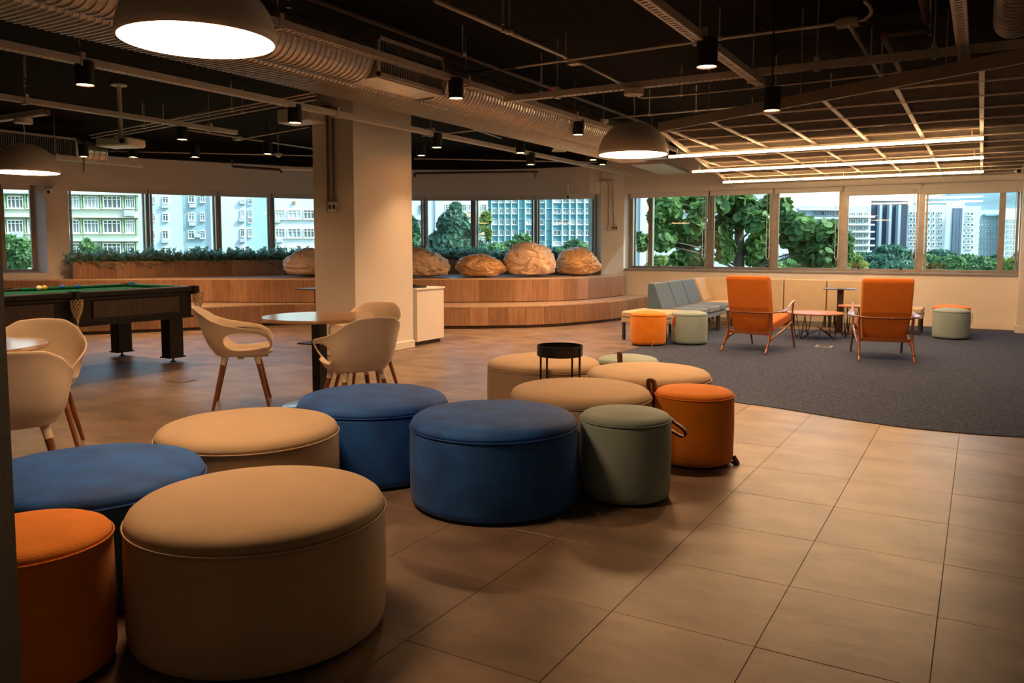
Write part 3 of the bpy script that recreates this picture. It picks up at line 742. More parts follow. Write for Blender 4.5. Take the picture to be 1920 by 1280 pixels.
seat_module(t, 0, -.33, .62, .62, sofac, -PI / 2, True, legm=dleg); seat_module(t, -.06, .27, .70, .60, sofac, 0, True, legm=dleg)
t = thing('wall_sofa', 'long beige three-seat sofa along the window wall', 'sofa', (-2.44, 13.85, 0))
for k in range(3): seat_module(t, -.645 + .66 * k, 0, .66, .62, sofac, 0, True, legm=dleg)
p = A(1735, 632, 0)
t = thing('bench', 'square beige bench at the right end of the wall sofa, behind an armchair', 'bench', (-1.03, 13.23, .006)); seat_module(t, 0, 0, .66, .64, sofac, 0, False, hs=.40, legm=dleg)
t = thing('bench', 'square beige bench behind the orange and sage stools, at the sofa end', 'bench', (-3.93, 10.66, .0)); seat_module(t, 0, 0, .70, .72, sofac, -.10, False, hs=.40, legm=dleg)

# tables of the lounge
def wire_table(lb, loc, r, h, n=3, spread=.62):
    t = thing('wire_leg_table', lb, 'coffee table', loc)
    MB().lathe([(0, h - .022), (r - .012, h - .022), (r, h - .012), (r, h - .003), (r - .003, h), (0, h)], 48).build('tabletop', coppm, t, smooth=True)
    for k in range(n):
        a = 2 * PI * k / n + .4
        f = lambda aa, rr, z: Vector((rr * math.cos(aa), rr * math.sin(aa), z))
        f1, f2 = f(a - .42, r * spread * 1.15, .004), f(a + .42, r * spread * 1.15, .004); 
        MB().tube([f(a - .62, r * .80, h - .024), f1, f(a + 1.0, r * .35, h * .42), f2, f(a + .75, r * .8, h - .024)], .0055, 6).tube([f1, f(a, r * .38, h * .30), f2], .0055, 6).tube([f(a - .2, r * .7, h - .024), f1], .0055, 6).build('wire_leg', blackm, t, smooth=True)
p = A(1530, 587, .37); wire_table('large round copper-toned coffee table on black wire legs', (p.x - .03, p.y + .10, .006), .385, .37)
p = PX(1601, 11.35); wire_table('small round copper-toned table on wire legs behind the right armchair', (p.x, p.y, .006), .20, .455)
p = PX(1577, 11.9); t = thing('pedestal_table', 'dark square-topped pedestal table in front of the wall sofa', 'side table', (p.x, p.y, .006))
MB().box((0, 0, .66), (.44, .36, .016), ch=.006).build('tabletop', M('dark_top', (.05, .035, .03), .25), t); MB().box((0, 0, .33), (.085, .05, .65)).build('column', M('dark_column', (.03, .015, .010), .45), t); MB().box((0, .05, .006), (.36, .32, .012)).build('base_plate', M('base_bronze', (.12, .07, .04), .35, metal=.6), t)

# ================================================================ ORANGE LOUNGE CHAIRS
def lounge_chair(lb, loc, rz):
    t = thing('lounge_armchair', lb, 'armchair', loc, rz)
    # back cushion, leaning, plus seat cushion
    def pad(prof, hw, nm, taper=0, bev=.022):
        m = MB(); vs = []; n = len(prof)
        for s in (-1, 1):
            for y, z in prof: vs.append((s * (hw - taper * max(0, (.55 - z))), y, z))
        m.add(vs, [tuple(range(n)), tuple(range(2 * n - 1, n - 1, -1))] + [(i, (i + 1) % n, n + (i + 1) % n, n + i) for i in range(n)])
        return m.build(nm, oranl, t, bevel=bev)
    pad([(-.20, .21), (-.10, .25), (-.19, .56), (-.27, .90), (-.315, .935), (-.40, .935), (-.415, .90), (-.33, .55)], .262, 'back_cushion', .10, .028)
    sc = pad([(-.13, .245), (.40, .335), (.43, .37), (.42, .43), (.38, .445), (-.16, .345)], .245, 'seat_cushion')
    MB().tube([(-.243, -.335, .90), (0, -.34, .893), (.243, -.335, .90)], .005, 6).build('seam', oranl, t)
    for s in (-1, 1):
        x = s * .275
        # rear leg rising into the arm
        MB().tube(crm([(x * 1.03, -.47, .0), (x * 1.02, -.40, .08), (x, -.31, .20), (x, -.285, .32), (x * 1.02, -.30, .48)], 5), [(.014, .015)] * 3 + [(.015, .018)] * 5 + [(.016, .030)] * 5 + [(.016, .022)] * 8, 10).build('rear_leg', walnut, t, smooth='all')
        MB().tube(crm([(x, -.42, .07), (x, -.30, .155), (x, -.10, .205), (x, .15, .262), (x, .38, .335)], 5), [(.012, .020)] * 6 + [(.014, .017)] * 15, 10).build('side_rail', walnut, t, smooth='all')
        MB().tube(crm([(x * 1.03, .48, 0), (x * 1.02, .43, .14), (x, .385, .28), (x, .38, .36), (x * 1.03, .40, .60)], 5), [(.013, .013)] * 4 + [(.014, .018)] * 7 + [(.014, .022)] * 4 + [(.012, .014)] * 6, 10).build('front_leg', walnut, t, smooth='all')
    arm = crm([(.29, .415, .607), (.30, .25, .565), (.325, .10, .525), (.345, -.06, .505), (.335, -.20, .498), (.27, -.335, .494), (.12, -.375, .49), (0, -.38, .49),
               (-.12, -.375, .49), (-.27, -.335, .494), (-.335, -.20, .498), (-.345, -.06, .505), (-.325, .10, .525), (-.30, .25, .565), (-.29, .415, .607)], 5)
    rr = []
    for i, p_ in enumerate(arm):
        y = p_.y; wd = .014 + .026 * math.exp(-((y + .05) / .17) ** 2) * (1 if abs(p_.x) > .2 else 0); rr.append((wd, .010 if abs(p_.x) > .28 else .014))
    MB().tube(arm, rr, 10).build('arm_rail', walnut, t, smooth='all')
    MB().bar((-.27, -.29, .235), (.27, -.29, .235), .03, .04).build('cross_rail', walnut, t); MB().bar((-.27, .36, .315), (.27, .36, .315), .03, .045).build('cross_rail', walnut, t)
    return t
l1 = lounge_chair('orange wooden-armed lounge chair facing the sofa, left one of the pair', (-2.385, 10.20, .006), -.17)
l2 = copy_tree(l1); place(l2, (-.965, 10.17, .006), .22, 'orange wooden-armed lounge chair facing away, right one of the pair')

# ================================================================ OVERHEAD: TRAYS, PIPES, DUCTS
def rods(t, pts, z0):
    for x, y in pts:
        r_ = MB().tube([(x, y, z0), (x, y, ZC)], .005, 6).build('hanger_rod', pipeM, t)
        MB().box((x, y, z0 - .02), (.085, .035, .10)).build('hanger_clip', trayM, r_)
def tray(lb, axis, c, a, b, h, hang, w_=.07):
    t = thing('cable_tray', lb, 'cable tray')
    t.location = (c, (a + b) / 2, h) if axis == 'y' else ((a + b) / 2, c, h)
    P = lambda u, v, z: (c + v, u, z) if axis == 'y' else (u, c + v, z)
    mb = MB(); mid = (a + b) / 2; L = abs(b - a)
    D = lambda l, s, z: (s, l, z) if axis == 'y' else (l, s, z)
    for s in (-1, 1):
        mb.box(P(mid, s * w_ / 2, h), D(L, .004, .05)); mb.box(P(mid, s * (w_ / 2 - .008), h - .025), D(L, .016, .004)); mb.box(P(mid, s * (w_ / 2 - .008), h + .025), D(L, .016, .003))
    n = int(L / .05)
    for k in range(n): mb.box(P(min(a, b) + (k + .5) * L / n, 0, h - .025), D(.03, w_ - .03, .003))
    mb.build('perforated_channel', trayM, t, world=True, fixn=False)
    for u in hang:
        x, y, _ = P(u, 0, 0)
        r_ = MB().tube([(x, y, h), (x, y, ZC)], .005, 6).build('hanger_rod', pipeM, t, world=True)
        q = MB().box((x, y, h + .01), D(.035, w_ + .016, .10)).build('hanger_clip', trayM, r_); q.matrix_parent_inverse = Matrix()
    return t
XA, HA = -5.77, 2.66
tray('long cable tray passing in front of the white pillar', 'y', XA, -2.4, 14.3, HA, (1.6, 3.55, 6.25, 7.9, 10, 12.3))
tray('cable tray running beside the big ribbed duct', 'y', -4.1, -2.4, 14.3, 2.78, (.6, 3.9, 6.15, 8.4, 10.9))
tray('short far-left cable tray ending before the projector', 'y', -8.45, 1.0, 7.27, 2.78, (1.8, 4.6, 6.85))
tray('perforated cable tray holding the two spotlights at centre right', 'y', -1.572, -2.4, 6.6, 2.60, (1.2, 3.2, 5.0, 6.35))
tray('perforated cable tray at the upper right beside the flexible duct', 'y', -.154, .5, 6.6, 2.60, (2.2, 4.5))
tray('cross cable tray carrying the right-hand dome lamp', 'x', A(1187, 289.5, 2.10).y, -3.95, .2, 2.69, (-3.4, -1.15, -.35))
tray('cross cable tray above the left dome lamp', 'x', A(48, 323, 2.05).y, -14, -8.0, 2.62, (-10.8,))
tray('cable tray in front of the far-left duct', 'y', -11.76, 3.2, 8.2, 2.60, (6.8,))
def pipe(lb, P, r, m=pipeM, cat='pipe', nm='conduit_pipe', clips=(), red=()):
    P = [Vector(p) for p in P]; t = thing(nm, lb, cat, P[0])
    MB().tube(P, r, 10).build('tube', m, t, smooth='all', world=True)
    for f in clips:
        p = resample(P, 101)[int(f * 100)]
        MB().tube([p - Vector((0, 0, r)), (p.x, p.y, ZC)], .006, 6).lathe([(r + .003, -.012), (r + .012, -.012), (r + .012, .012), (r + .003, .012)], 10, p).build('hanger_clip', trayM, t, world=True)
    for f in red:
        q = resample(P, 101); i = int(f * 100); MB().tube([q[i], q[min(i + 1, 100)]], r * 1.25, 10).build('red_coupling', redm, t, world=True)
    return t
pipe('grey conduit crossing the ceiling at upper right, bending away at its end', crm([A(968, 126, 2.95), A(1300, 79, 2.95), A(1585, 42, 2.95), A(1625, 33, 2.95), A(1634, 18, 2.95), A(1622, 2, 2.95)], 5), .014, clips=(.15, .55))
pipe('grey conduit running forward from the upper centre to the cross tray', [A(815, 0, 2.95), A(1062, 107, 2.95)], .018, clips=(.5,))
pipe('grey conduit from the junction box to the cross cable tray', [A(1090, 118, 2.92), A(1186, 167, 2.92)], .014)
pipe('dark sprinkler main with a red coupling, left of centre', [A(560, -12, 2.95), A(1215, 232, 2.95)], .022, dpipe, clips=(.3,), red=(.55,))
pipe('thin conduit crossing behind the red coupling', [A(865, 138, 2.95), A(968, 126, 2.95)], .013, dpipe)
pipe('long thin conduit behind the right-hand dome lamp', crm([A(1205, 176, 2.9), A(1222, 182, 2.9), A(1500, 156, 2.9), A(1800, 122, 2.9)], 5), .012, clips=(.2, .5, .8))
pipe('thin conduit low behind the right-hand dome lamp', [A(1135, 222, 2.9), A(1430, 197, 2.9)], .011, clips=(.3, .6))
pipe('conduit dropping from the junction box to the mesh ceiling', [A(1592, 46, 2.92), A(1662, 160, 2.92)], .016, clips=(.5,))
pipe('dark pipe with a red collar at the top right', [A(1728, -6, 2.9), A(1738, 40, 2.9)], .026, dpipe, red=(.75,))
pipe('dark sprinkler branch with a red collar running to the mesh ceiling', [A(1738, 57, 2.9), A(1655, 66, 2.9), A(1697, 152, 2.9)], .022, M('pipe_taupe', (.22, .17, .13), .5), red=(.12,))
for i, (a, b, lb) in enumerate((((168, 253), (592, 172), 'upper of three parallel conduits left of the pillar'), ((172, 258), (592, 178), 'middle of three parallel conduits left of the pillar'), ((215, 255), (592, 186), 'lower of three parallel conduits left of the pillar'))):
    pipe(lb, [A(*a, 2.9), A(*b, 2.9)], .013, pipeM, clips=(.3, .7))
pipe('thin conduit from the left spotlights to the pillar', [A(330, 240, 2.8), A(589, 279, 2.8)], .012)
pipe('thin conduit rising to the spotlight left of the pillar', [A(445, 262, 2.85), A(578, 238, 2.85)], .011)
pipe('thin horizontal conduit above the left windows', [A(205, 283, 2.8), A(589, 292, 2.8)], .011)
pipe('thin conduit right of the pillar under the duct', [A(776, 205, 2.9), A(940, 259, 2.9)], .012)
pipe('second thin conduit right of the pillar', [A(790, 255, 2.9), A(930, 240, 2.9)], .011)
pipe('long thin conduit above the bean bags', [A(776, 297, 2.8), A(1120, 304, 2.8)], .012)
pipe('dark drain pipe with elbows on the wall above the bean bags', crm([A(778, 330, 2.6), A(779, 325.5, 2.65), A(800, 324.5, 2.65), A(990, 322, 2.65), A(1001, 324.5, 2.65), A(1004, 331, 2.6)], 4), .022, dpipe)
pipe('dark pipe over the left windows beside the pillar', [A(435, 300, 2.75), A(436, 312, 2.7), A(524, 318, 2.65), A(528, 323, 2.6)], .022, dpipe)
p = A(1072, 119, 2.95)
def jbox(px, py, h, s, lb): p = A(px, py, h); tag(MB().box(p, (s, s * .8, .04)).box(p + Vector((0, 0, .025)), (s * .8, s * .6, .02)).build('junction_box', pipeM), lb, 'junction box')
jbox(1078, 117, 2.93, .11, 'small metal junction box on the conduit at the ceiling centre'); jbox(1589, 44, 2.94, .15, 'wide metal junction box at the upper right'); jbox(446, 260, 2.85, .12, 'small junction box left of the pillar')
# pull box at the pillar with two conduits down to the switches
t = thing('pull_box', 'beige metal cable box at the top of the pillar', 'cable box', (x0 + .05, y1 - .22, 2.80))
MB().box((0, 0, 0), (.50, .28, .16), ch=.01).build('box_body', whitem, t); MB().tube([(-.22, 0, .06), (-.22, -.02, .16), (-.12, -.05, .2), (.2, -.05, .22)], .018, 8).build('elbow', pipeM, t, smooth='all')
zt = 1.80
for k, (px, zb, lb) in enumerate(((617, 1.83, 'left of two conduits running down the pillar'), (627.5, 1.83, 'right of two conduits running down the pillar'))):
    x = findX(px, y1 - .03); pipe(lb, crm([(x - .14, y1 - .03, 2.92), (x - .03, y1 - .03, 2.90), (x, y1 - .03, 2.80), (x, y1 - .03, 2.4), (x, y1 - .03, zb)], 5), .016, M('conduit_brown', (.15, .12, .10), .5))
x = findX(622, y1)
t = thing('switch_box', 'metal switch boxes at the foot of the pillar conduits', 'switch', (x, y1 - .03, 1.76))
for dx, ww in ((-.06, .07), (.06, .14)):
    q = MB().box((dx, 0, 0), (ww, .05, .12), ch=.006).build('box_body', pipeM, t)
for dx in (.03, .095): MB().box((dx, -.028, 0), (.035, .01, .05), ch=.003).build('socket', blackp, t)
# same on the pier
a_ = Vector((-6.2, 14.44, 0)); 
def pier(px, py, off=.02):
    P0 = Vector((-6.42, 14.36, 0)); d = (Vector((-6.02, 14.55, 0)) - P0).normalized(); nn = Vector((d.y, -d.x, 0)); return onplane(px, py, P0 + nn * off, nn)
pipe('left of two thin conduits on the pier beside the big window', crm([pier(1122, 340.5), pier(1137, 340), pier(1141.5, 348), pier(1142, 380), pier(1142, 424)], 5), .014, pipeM)
pipe('right of two thin conduits on the pier beside the big window', crm([pier(1124, 338), pier(1144, 338.5), pier(1148, 345), pier(1150, 380), pier(1152, 424)], 5), .014, pipeM)
q = pier(1147, 427); t = thing('switch_box', 'metal switch boxes on the pier left of the big window', 'switch', q, .44)
MB().box((-.05, 0, 0), (.06, .05, .11), ch=.005).build('box_body', pipeM, t); MB().box((.06, 0, 0), (.11, .05, .09), ch=.005).build('box_body', pipeM, t); MB().box((.035, -.028, 0), (.03, .01, .04)).build('socket', blackp, t); MB().box((.085, -.028, 0), (.03, .01, .04)).build('socket', blackp, t)

def duct(t, x0_, x1_, ya, yb, z0, z1, step=.055, name='ribbed_duct'):
    cx, cz, hw, hh = (x0_ + x1_) / 2, (z0 + z1) / 2, (x1_ - x0_) / 2, (z1 - z0) / 2
    sec = [(math.cos(a), math.sin(a)) for a in [2 * PI * k / 28 for k in range(28)]]
    def ring(y, g):
        o = []
        for c, s in sec:
            xx = (hw - hh) * (1 if c > 0 else -1) * min(1, abs(c) * 3) + hh * c; o.append((cx + xx * (1 + g / hw), y, cz + (hh + g) * s))
        return o
    mb = MB(); n = int((yb - ya) / step); rs = []
    for k in range(n):
        y = ya + k * step; rs += [ring(y, 0), ring(y + step * .62, .002), ring(y + step * .72, .012), ring(y + step * .9, .012)]
    vs = [v for r_ in rs for v in r_]; m = len(sec)
    fs = [(i * m + k, i * m + (k + 1) % m, (i + 1) * m + (k + 1) % m, (i + 1) * m + k) for i in range(len(rs) - 1) for k in range(m)]
    fs += [tuple(range(m)), tuple(range((len(rs) - 1) * m, len(rs) * m))[::-1]]
    mb.add(vs, fs); return mb.build(name, galv, t, world=True)
def plenum(t, x0_, x1_, ya, yb, z0, z1):
    MB().box(((x0_ + x1_) / 2, (ya + yb) / 2, (z0 + z1) / 2), (x1_ - x0_, yb - ya, z1 - z0)).build('plenum_box', galv, t, world=True)
    gr = MB()
    for z in (z0 + .03, z1 - .02): gr.box((x1_ + .008, (ya + yb) / 2, z), (.02, yb - ya, .03))
    for y in (ya + .015, yb - .015): gr.box((x1_ + .008, y, (z0 + z1) / 2), (.02, .03, z1 - z0))
    g_ = gr.build('grille_frame', trayM, t, world=True)
    MB().box((x1_ + .002, (ya + yb) / 2, (z0 + z1) / 2 + .005), (.004, yb - ya - .05, z1 - z0 - .05)).build('grille_shade_sheet', blackp, t, world=True)  # flat black sheet stands in for the shade behind the slats
    n = int((yb - ya - .06) / .032)
    for k in range(n): MB().box((x1_ + .010, ya + .04 + k * .032, (z0 + z1) / 2 + .005), (.016, .006, z1 - z0 - .05)).build('slat', pipeM, t, world=True)
t = thing('air_duct', 'large ribbed galvanised air duct crossing the ceiling, with a grille box', 'air duct', (-4.45, 5, 2.78))
duct(t, -4.52, -4.14, -2.4, 4.93, 2.60, 2.96); plenum(t, -4.50, -4.14, 4.95, 5.85, 2.62, 2.95); duct(t, -4.52, -4.14, 5.87, 10.9, 2.60, 2.96)
plenum(t, -4.50, -4.14, 10.92, 11.7, 2.62, 2.95)
duct(t, -4.92, -4.47, -2.4, 11.7, 2.60, 2.67, .045, 'flat_ribbed_duct')
t = thing('air_duct', 'far-left galvanised duct behind the left dome lamp', 'air duct', (-11.9, 5.6, 2.75))
duct(t, -12.6, -11.9, 2.0, 5.7, 2.62, 2.95, .2); plenum(t, -12.55, -11.88, 5.72, 7.2, 2.62, 2.93); duct(t, -12.6, -11.9, 7.22, 7.75, 2.62, 2.93, .1)
p = A(1845, 60, 2.95); t = thing('flexible_duct', 'dark wrinkled flexible duct at the top right corner', 'air duct', (.05, 5.5, 2.95))
duct(t, .02, .28, 4.6, 7.2, 2.85, 3.1, .09, 'flexible_hose')
t = thing('ceiling_fixture', 'thin pale lighting panel under the duct, above the end of the wall', 'ceiling light', A(1052, 277, 2.75)); MB().box((0, 0, 0), (.22, .9, .02), Matrix.Rotation(.55, 3, 'Z')).build('panel', M('fixture_grey', (.42, .50, .45), .5), t)
p = A(1240, 318, 2.62); t = thing('ceiling_fixture', 'pale air unit panel behind the right-hand dome lamp', 'ceiling panel', p); MB().box((0, 0, .03), (.55, 1.9, .06), Matrix.Rotation(.1, 3, 'Z'), ch=.01).build('panel', M('fixture_grey2', (.42, .40, .37), .5), t)
p = A(555, 316, 2.72); t = thing('ceiling_fixture', 'slim tilted strip lamp housing on the wall left of the pillar', 'ceiling light', p); MB().box((0, 0, 0), (1.0, .14, .06), Matrix.Rotation(.75, 3, 'Z'), ch=.01).build('housing', whitem, t)
# wall-mounted thin rail on the left wall
pipe('thin pale cable trunking on the wall above the left windows', [A(120, 322, 2.62), A(215, 330, 2.60), A(365, 346, 2.52)], .016, M('trunking', (.35, .30, .26), .6))
pipe('thin drop rod below the leftmost black spotlight', [A(157, 296, 2.6), A(157, 322, 2.42)], .012, dpipe)
# projector
p = A(227, 268, 2.52); t = thing('projector', 'white ceiling projector on a short pole at the left', 'projector', p, .3)
MB().box((0, 0, 0), (.44, .32, .10), ch=.015).build('body', whitem, t); MB().tube([(0, 0, .05), (0, 0, ZC - p.z)], .025, 10).build('pole', whitem, t, smooth=True); MB().lathe([(0, 0), (.09, 0), (.09, .015), (0, .015)], 20, (0, 0, ZC - p.z - .016)).build('mounting_plate', whitem, t, smooth=True)
MB().tube([(.15, -.16, 0), (.15, -.18, 0)], .03, 14).build('lens', blackp, t)
# smoke detectors, sprinklers, cameras
for px, py, lb in ((1131, 226, 'round beige smoke detector left of the right-hand dome lamp'), (522, 289, 'small smoke detector left of the pillar near a spotlight')):
    p = A(px, py, 2.85); t = thing('smoke_detector', lb, 'smoke detector', p)
    MB().lathe([(0, -.05), (.03, -.05), (.045, -.025), (.065, -.02), (.07, .01), (0, .01)], 20).build('housing', whitem, t, smooth=True); MB().tube([(0, 0, .01), (0, 0, ZC - p.z)], .008, 6).build('stem', pipeM, t)
for px, py, lb in ((943, 52, 'sprinkler head on the conduit at the upper centre'), (1015, 165, 'sprinkler head below the dark pipe near the big duct'), (48, 156, 'sprinkler head at the far upper left'), (541, 6, 'sprinkler head right above the big dome lamp'), (1743, 58, 'sprinkler head at the upper right under the red collar')):
    p = A(px, py, 2.86); t = thing('sprinkler', lb, 'sprinkler', p)
    MB().tube([(0, 0, ZC - p.z), (0, 0, .02)], .009, 8).build('stem', pipeM, t); MB().lathe([(0, -.03), (.016, -.03), (.016, -.026), (.004, -.024), (.004, .02), (.012, .025), (.012, .04), (0, .04)], 12).build('head', steel, t, smooth=True)
def camera_dome(p, lb, yaw, drop=0):
    t = thing('security_camera', lb, 'security camera', p, yaw)
    if drop: MB().tube([(0, 0, .04), (0, 0, drop)], .022, 10).build('bracket', whitem, t)
    else: MB().box((0, .05, 0), (.07, .10, .07), ch=.01).build('bracket', whitem, t)
    MB().lathe([(0, -.055), (.03, -.048), (.05, -.025), (.058, 0), (.056, .035), (0, .045)], 20).build('housing', whitem, t, smooth='all'); MB().tube([(0, -.035, -.02), (0, -.062, -.035)], .024, 14).build('lens', blackp, t)
i_, f_, q = along(109); p = q - Vector((0, 0, 0)); n_ = offset([facI[i_], facI[i_ + 1]], -.12)[0]; camera_dome((n_.x, n_.y, 2.22), 'white dome camera on the pier beside the left window', math.atan2(ct, -st) - PI / 2 + .3)
i_, f_, q = along(1072); n_ = offset([facI[i_], facI[i_ + 1]], -.14)[0]; camera_dome((n_.x, n_.y, 2.29), 'white camera hanging above the bean bags at the window head', TH, .22)
camera_dome((.42, 13.9, 2.42), 'white dome camera at the top of the right-hand column', TH - .4)

# ================================================================ LAMPS
def spot(px, py, h, lb, ztop, p=None):
    p = p or A(px, py, h); t = thing('cylinder_spotlight', lb, 'spotlight', (p.x, p.y, h), 0, 'black cylinder spotlights')
    L = .175; MB().lathe([(0, .014), (.058, .014), (.062, 0), (.066, .002), (.066, L), (0, L)], 28).build('housing', spotb, t, smooth=True)
    MB().lathe([(0, .008), (.0575, .008)], 24).build('light_disc', spotE, t, fixn=False)
    if ztop > h + L: MB().tube([(0, 0, L), (0, 0, ztop - h)], .006, 6).build('stem', blackp, t)
    lamp('spot_light', 'SPOT', (0, 0, -.006), SPOT * (.9 if 'pillar' in lb else 1.65 if p.length > 7.4 else 1.0), parent=t, spot_size=math.radians(136 if p.length > 7.4 and 'pillar' not in lb else 96), spot_blend=.8, shadow_soft_size=.05)
    return t
for px, py, h, zt, lb in (
        (160, 160, 2.49, 2.64, 'black cylinder spotlight nearest the top left, under the tray left of the big dome'),
        (342, 262, 2.6, 2.76, 'black spotlight at the end of the short far-left tray'),
        (553, 231, 2.49, 2.64, 'black spotlight just left of the white pillar top'),
        (855, 185, 2.6, 2.76, 'black spotlight right in front of the duct grille'),
        (1325, 126, 2.42, 2.58, 'largest black spotlight on the perforated tray at upper right'),
        (1447, 208, 2.33, ZC, 'black spotlight before the edge of the mesh ceiling'),
        (1084, 253, 2.6, 2.76, 'black spotlight left of the right-hand dome lamp, on the duct'),
        (819, 277, 2.49, 2.64, 'black spotlight on the tray just right of the pillar'),
        (995, 309, 2.49, 2.64, 'lowest black spotlight above the bean bags, on the long tray'),
        (976, 287, 2.6, ZC, 'small distant spotlight above and left of the lowest one over the bean bags'),
        (790, 292, 2.6, ZC, 'small distant spotlight close to the right edge of the pillar'),
        (157, 294, 2.6, ZC, 'black spotlight right of the left dome lamp'),
        (366, 295, 2.6, ZC, 'small distant spotlight above the left windows, in the middle of three'),
        (502, 289, 2.6, ZC, 'small distant spotlight beside the smoke detector left of the pillar'),
        (250, 295, 2.6, ZC, 'small distant spotlight right of the projector, leftmost of three'),
        (1112, 300, 2.6, ZC, 'small distant spotlight left of the pier, upper one of two'),
        (1130, 309, 2.6, ZC, 'small distant spotlight left of the pier, lower one of two')):
    spot(px, py, h, lb, zt)
spot(0, 0, 2.6, 'added black spotlight over the beige poufs, unseen behind the big dome lamp', 2.76, Vector((-4.06, 3.05, 2.6)))  # unseen spot added to brighten the chair backs and poufs
def dome(p, R, lb, tilt=0, zc=2.61):
    t = thing('dome_pendant', lb, 'pendant lamp', p)
    hh = R * .92
    o = MB().lathe([(R * math.cos(a), hh * math.sin(a)) for a in [PI / 2 * k / 16 for k in range(17)]], 64).build('dome_shade', lampm, t, smooth='all'); sf = o.modifiers.new('s', 'SOLIDIFY'); sf.thickness = .006
    MB().lathe([(0, .035), (R * .97, .012)], 64).build('diffuser', lampin, t, fixn=False, smooth='all')
    MB().lathe([(0, .005), (.018, .005), (.018, .03), (0, .03)], 16).build('finial', M('brass', (.5, .35, .12), .3, metal=1), t, smooth=True)
    MB().tube([(0, 0, hh - .01), (.01, .004, hh + .12), (0, 0, zc - p.z)], .004, 6).build('cord', whitem, t)
    MB().lathe([(0, 0), (.085, 0), (.085, .05), (0, .05)], 28, (0, 0, zc - p.z)).build('ceiling_canopy', lampm, t, smooth=True)
    d = lamp('dome_light', 'AREA', (0, 0, -.004), PEND, parent=t, shape='DISK', size=R * 1.93); d.visible_camera = True
    return t
p = A(371, 76, 2.12); q = A(371, 76, 2.12); dome(Vector((p.x, p.y, 2.12)), .305, 'large taupe dome pendant lamp filling the top left', zc=ZC - .05)
dome(A(1187, 289.5, 2.10), .305, 'taupe dome pendant lamp hanging in front of the mesh ceiling')
dome(A(48, 323, 2.05), .315, 'taupe dome pendant lamp cut by the left edge', zc=2.54)

# ================================================================ SUSPENDED MESH CEILING AND LED LINES
HM = 2.40
P1, P2, P3 = A(1236, 243, HM), A(1920, 111, HM), Vector((-3.86, 14.40, HM))
e_ = (P2 - P1).normalized(); P2b = P1 + e_ * 4.6
mpoly = [(P1.x, P1.y), (P2b.x, P2b.y), (1.5, P2b.y), (1.5, 14.40), (P3.x, P3.y)]
mc = thing('mesh_ceiling', 'suspended ceiling of expanded metal panels in a painted grid, at upper right', 'ceiling panel', (-1, 9, HM))
gx, gy, X0, Y0 = .515, .60, -.04, 6.24
def expanded(w_, h_):
    mb = MB(); px_, py_ = .046, .021; nx = int(w_ / px_) + 1; ny = int(h_ / (py_ / 2)) + 1
    ax, ay = w_ / (nx), py_ / 2; s = .0100
    for r_ in range(ny):
        y = -h_ / 2 + r_ * ay
        vs = []
        for k in range(2 * nx + 1):
            x = -w_ / 2 + k * ax / 2; yy = y + (ay * .5 if (k + r_) % 2 else -ay * .5)
            vs += [(x, yy - s * .55, -.002), (x, yy + s * .55, .003)]
        mb.add(vs, [(2 * k, 2 * k + 2, 2 * k + 3, 2 * k + 1) for k in range(2 * nx)])
    return mb
full = expanded(gx - .02, gy - .02).mesh('panel'); full.materials.append(meshm)
for i in range(-9, 4):
    for j in range(-5, 14):
        cx, cy = X0 + (i + .5) * gx, Y0 + (j + .5) * gy
        cs = [(cx + a * gx / 2, cy + b * gy / 2) for a in (-1, 1) for b in (-1, 1)]; k = sum(inside(c, mpoly) for c in cs)
        if cx > 1.5 or (k == 0 and not inside((cx, cy), mpoly)): continue
        me = full
        if k < 4 :
            b = bmesh.new(); b.from_mesh(full)
            for a_, b_ in ((P1, P2b), (P3, P1), (Vector((1.5, 14.4, 0)), P3)):
                dd = (b_ - a_); no = Vector((dd.y, -dd.x, 0)).normalized()
                bmesh.ops.bisect_plane(b, geom=b.verts[:] + b.edges[:] + b.faces[:], plane_co=Vector((a_.x - cx, a_.y - cy, 0)), plane_no=no, clear_outer=True)
            if not b.faces: b.free(); continue
            me = bpy.data.meshes.new('panel'); b.to_mesh(me); b.free(); me.materials.append(meshm)
        o = bpy.data.objects.new('panel', me); C.objects.link(o); o.parent = mc; o.location = (cx + 1, cy - 9, .012)
def clipline(a, b):                           # part of a-b inside the ceiling outline
    ts = []; n = 400
    for k in range(n + 1):
        p = a.lerp(b, k / n)
        if inside((p.x, p.y), mpoly): ts.append(k / n)
    return (a.lerp(b, ts[0]), a.lerp(b, ts[-1])) if len(ts) > 2 else None
for i in range(-8, 4):
    x = X0 + i * gx; s_ = clipline(Vector((x, 3, HM)), Vector((x, 14.39, HM)))
    if s_: MB().bar(s_[0], s_[1], .032, .014).build('rail', battm, mc, world=True)
for j in range(-4, 14):
    y = Y0 + j * gy; s_ = clipline(Vector((-5, y, HM)), Vector((1.5, y, HM)))
    if s_: MB().bar(s_[0] - Vector((0, 0, .004)), s_[1] - Vector((0, 0, .004)), .013, .012).build('batten', battm, mc, world=True)
MB().bar(P1 + Vector((0, 0, .02)), P2b + Vector((0, 0, .02)), .03, .085).build('fascia', M('fascia_taupe', (.20, .155, .115), .55), mc, world=True)
MB().bar(P1, P3, .025, .05).build('edge_trim', battm, mc, world=True)
for x, y in ((-2.2, 7.3), (-1.3, 6.8), (-.3, 7.4), (-1.5, 9.5), (-2.6, 10.5), (-.6, 11)):
    MB().tube([(x, y, HM + .02), (x, y, ZC)], .005, 6).build('hanger_rod', pipeM, mc, world=True)
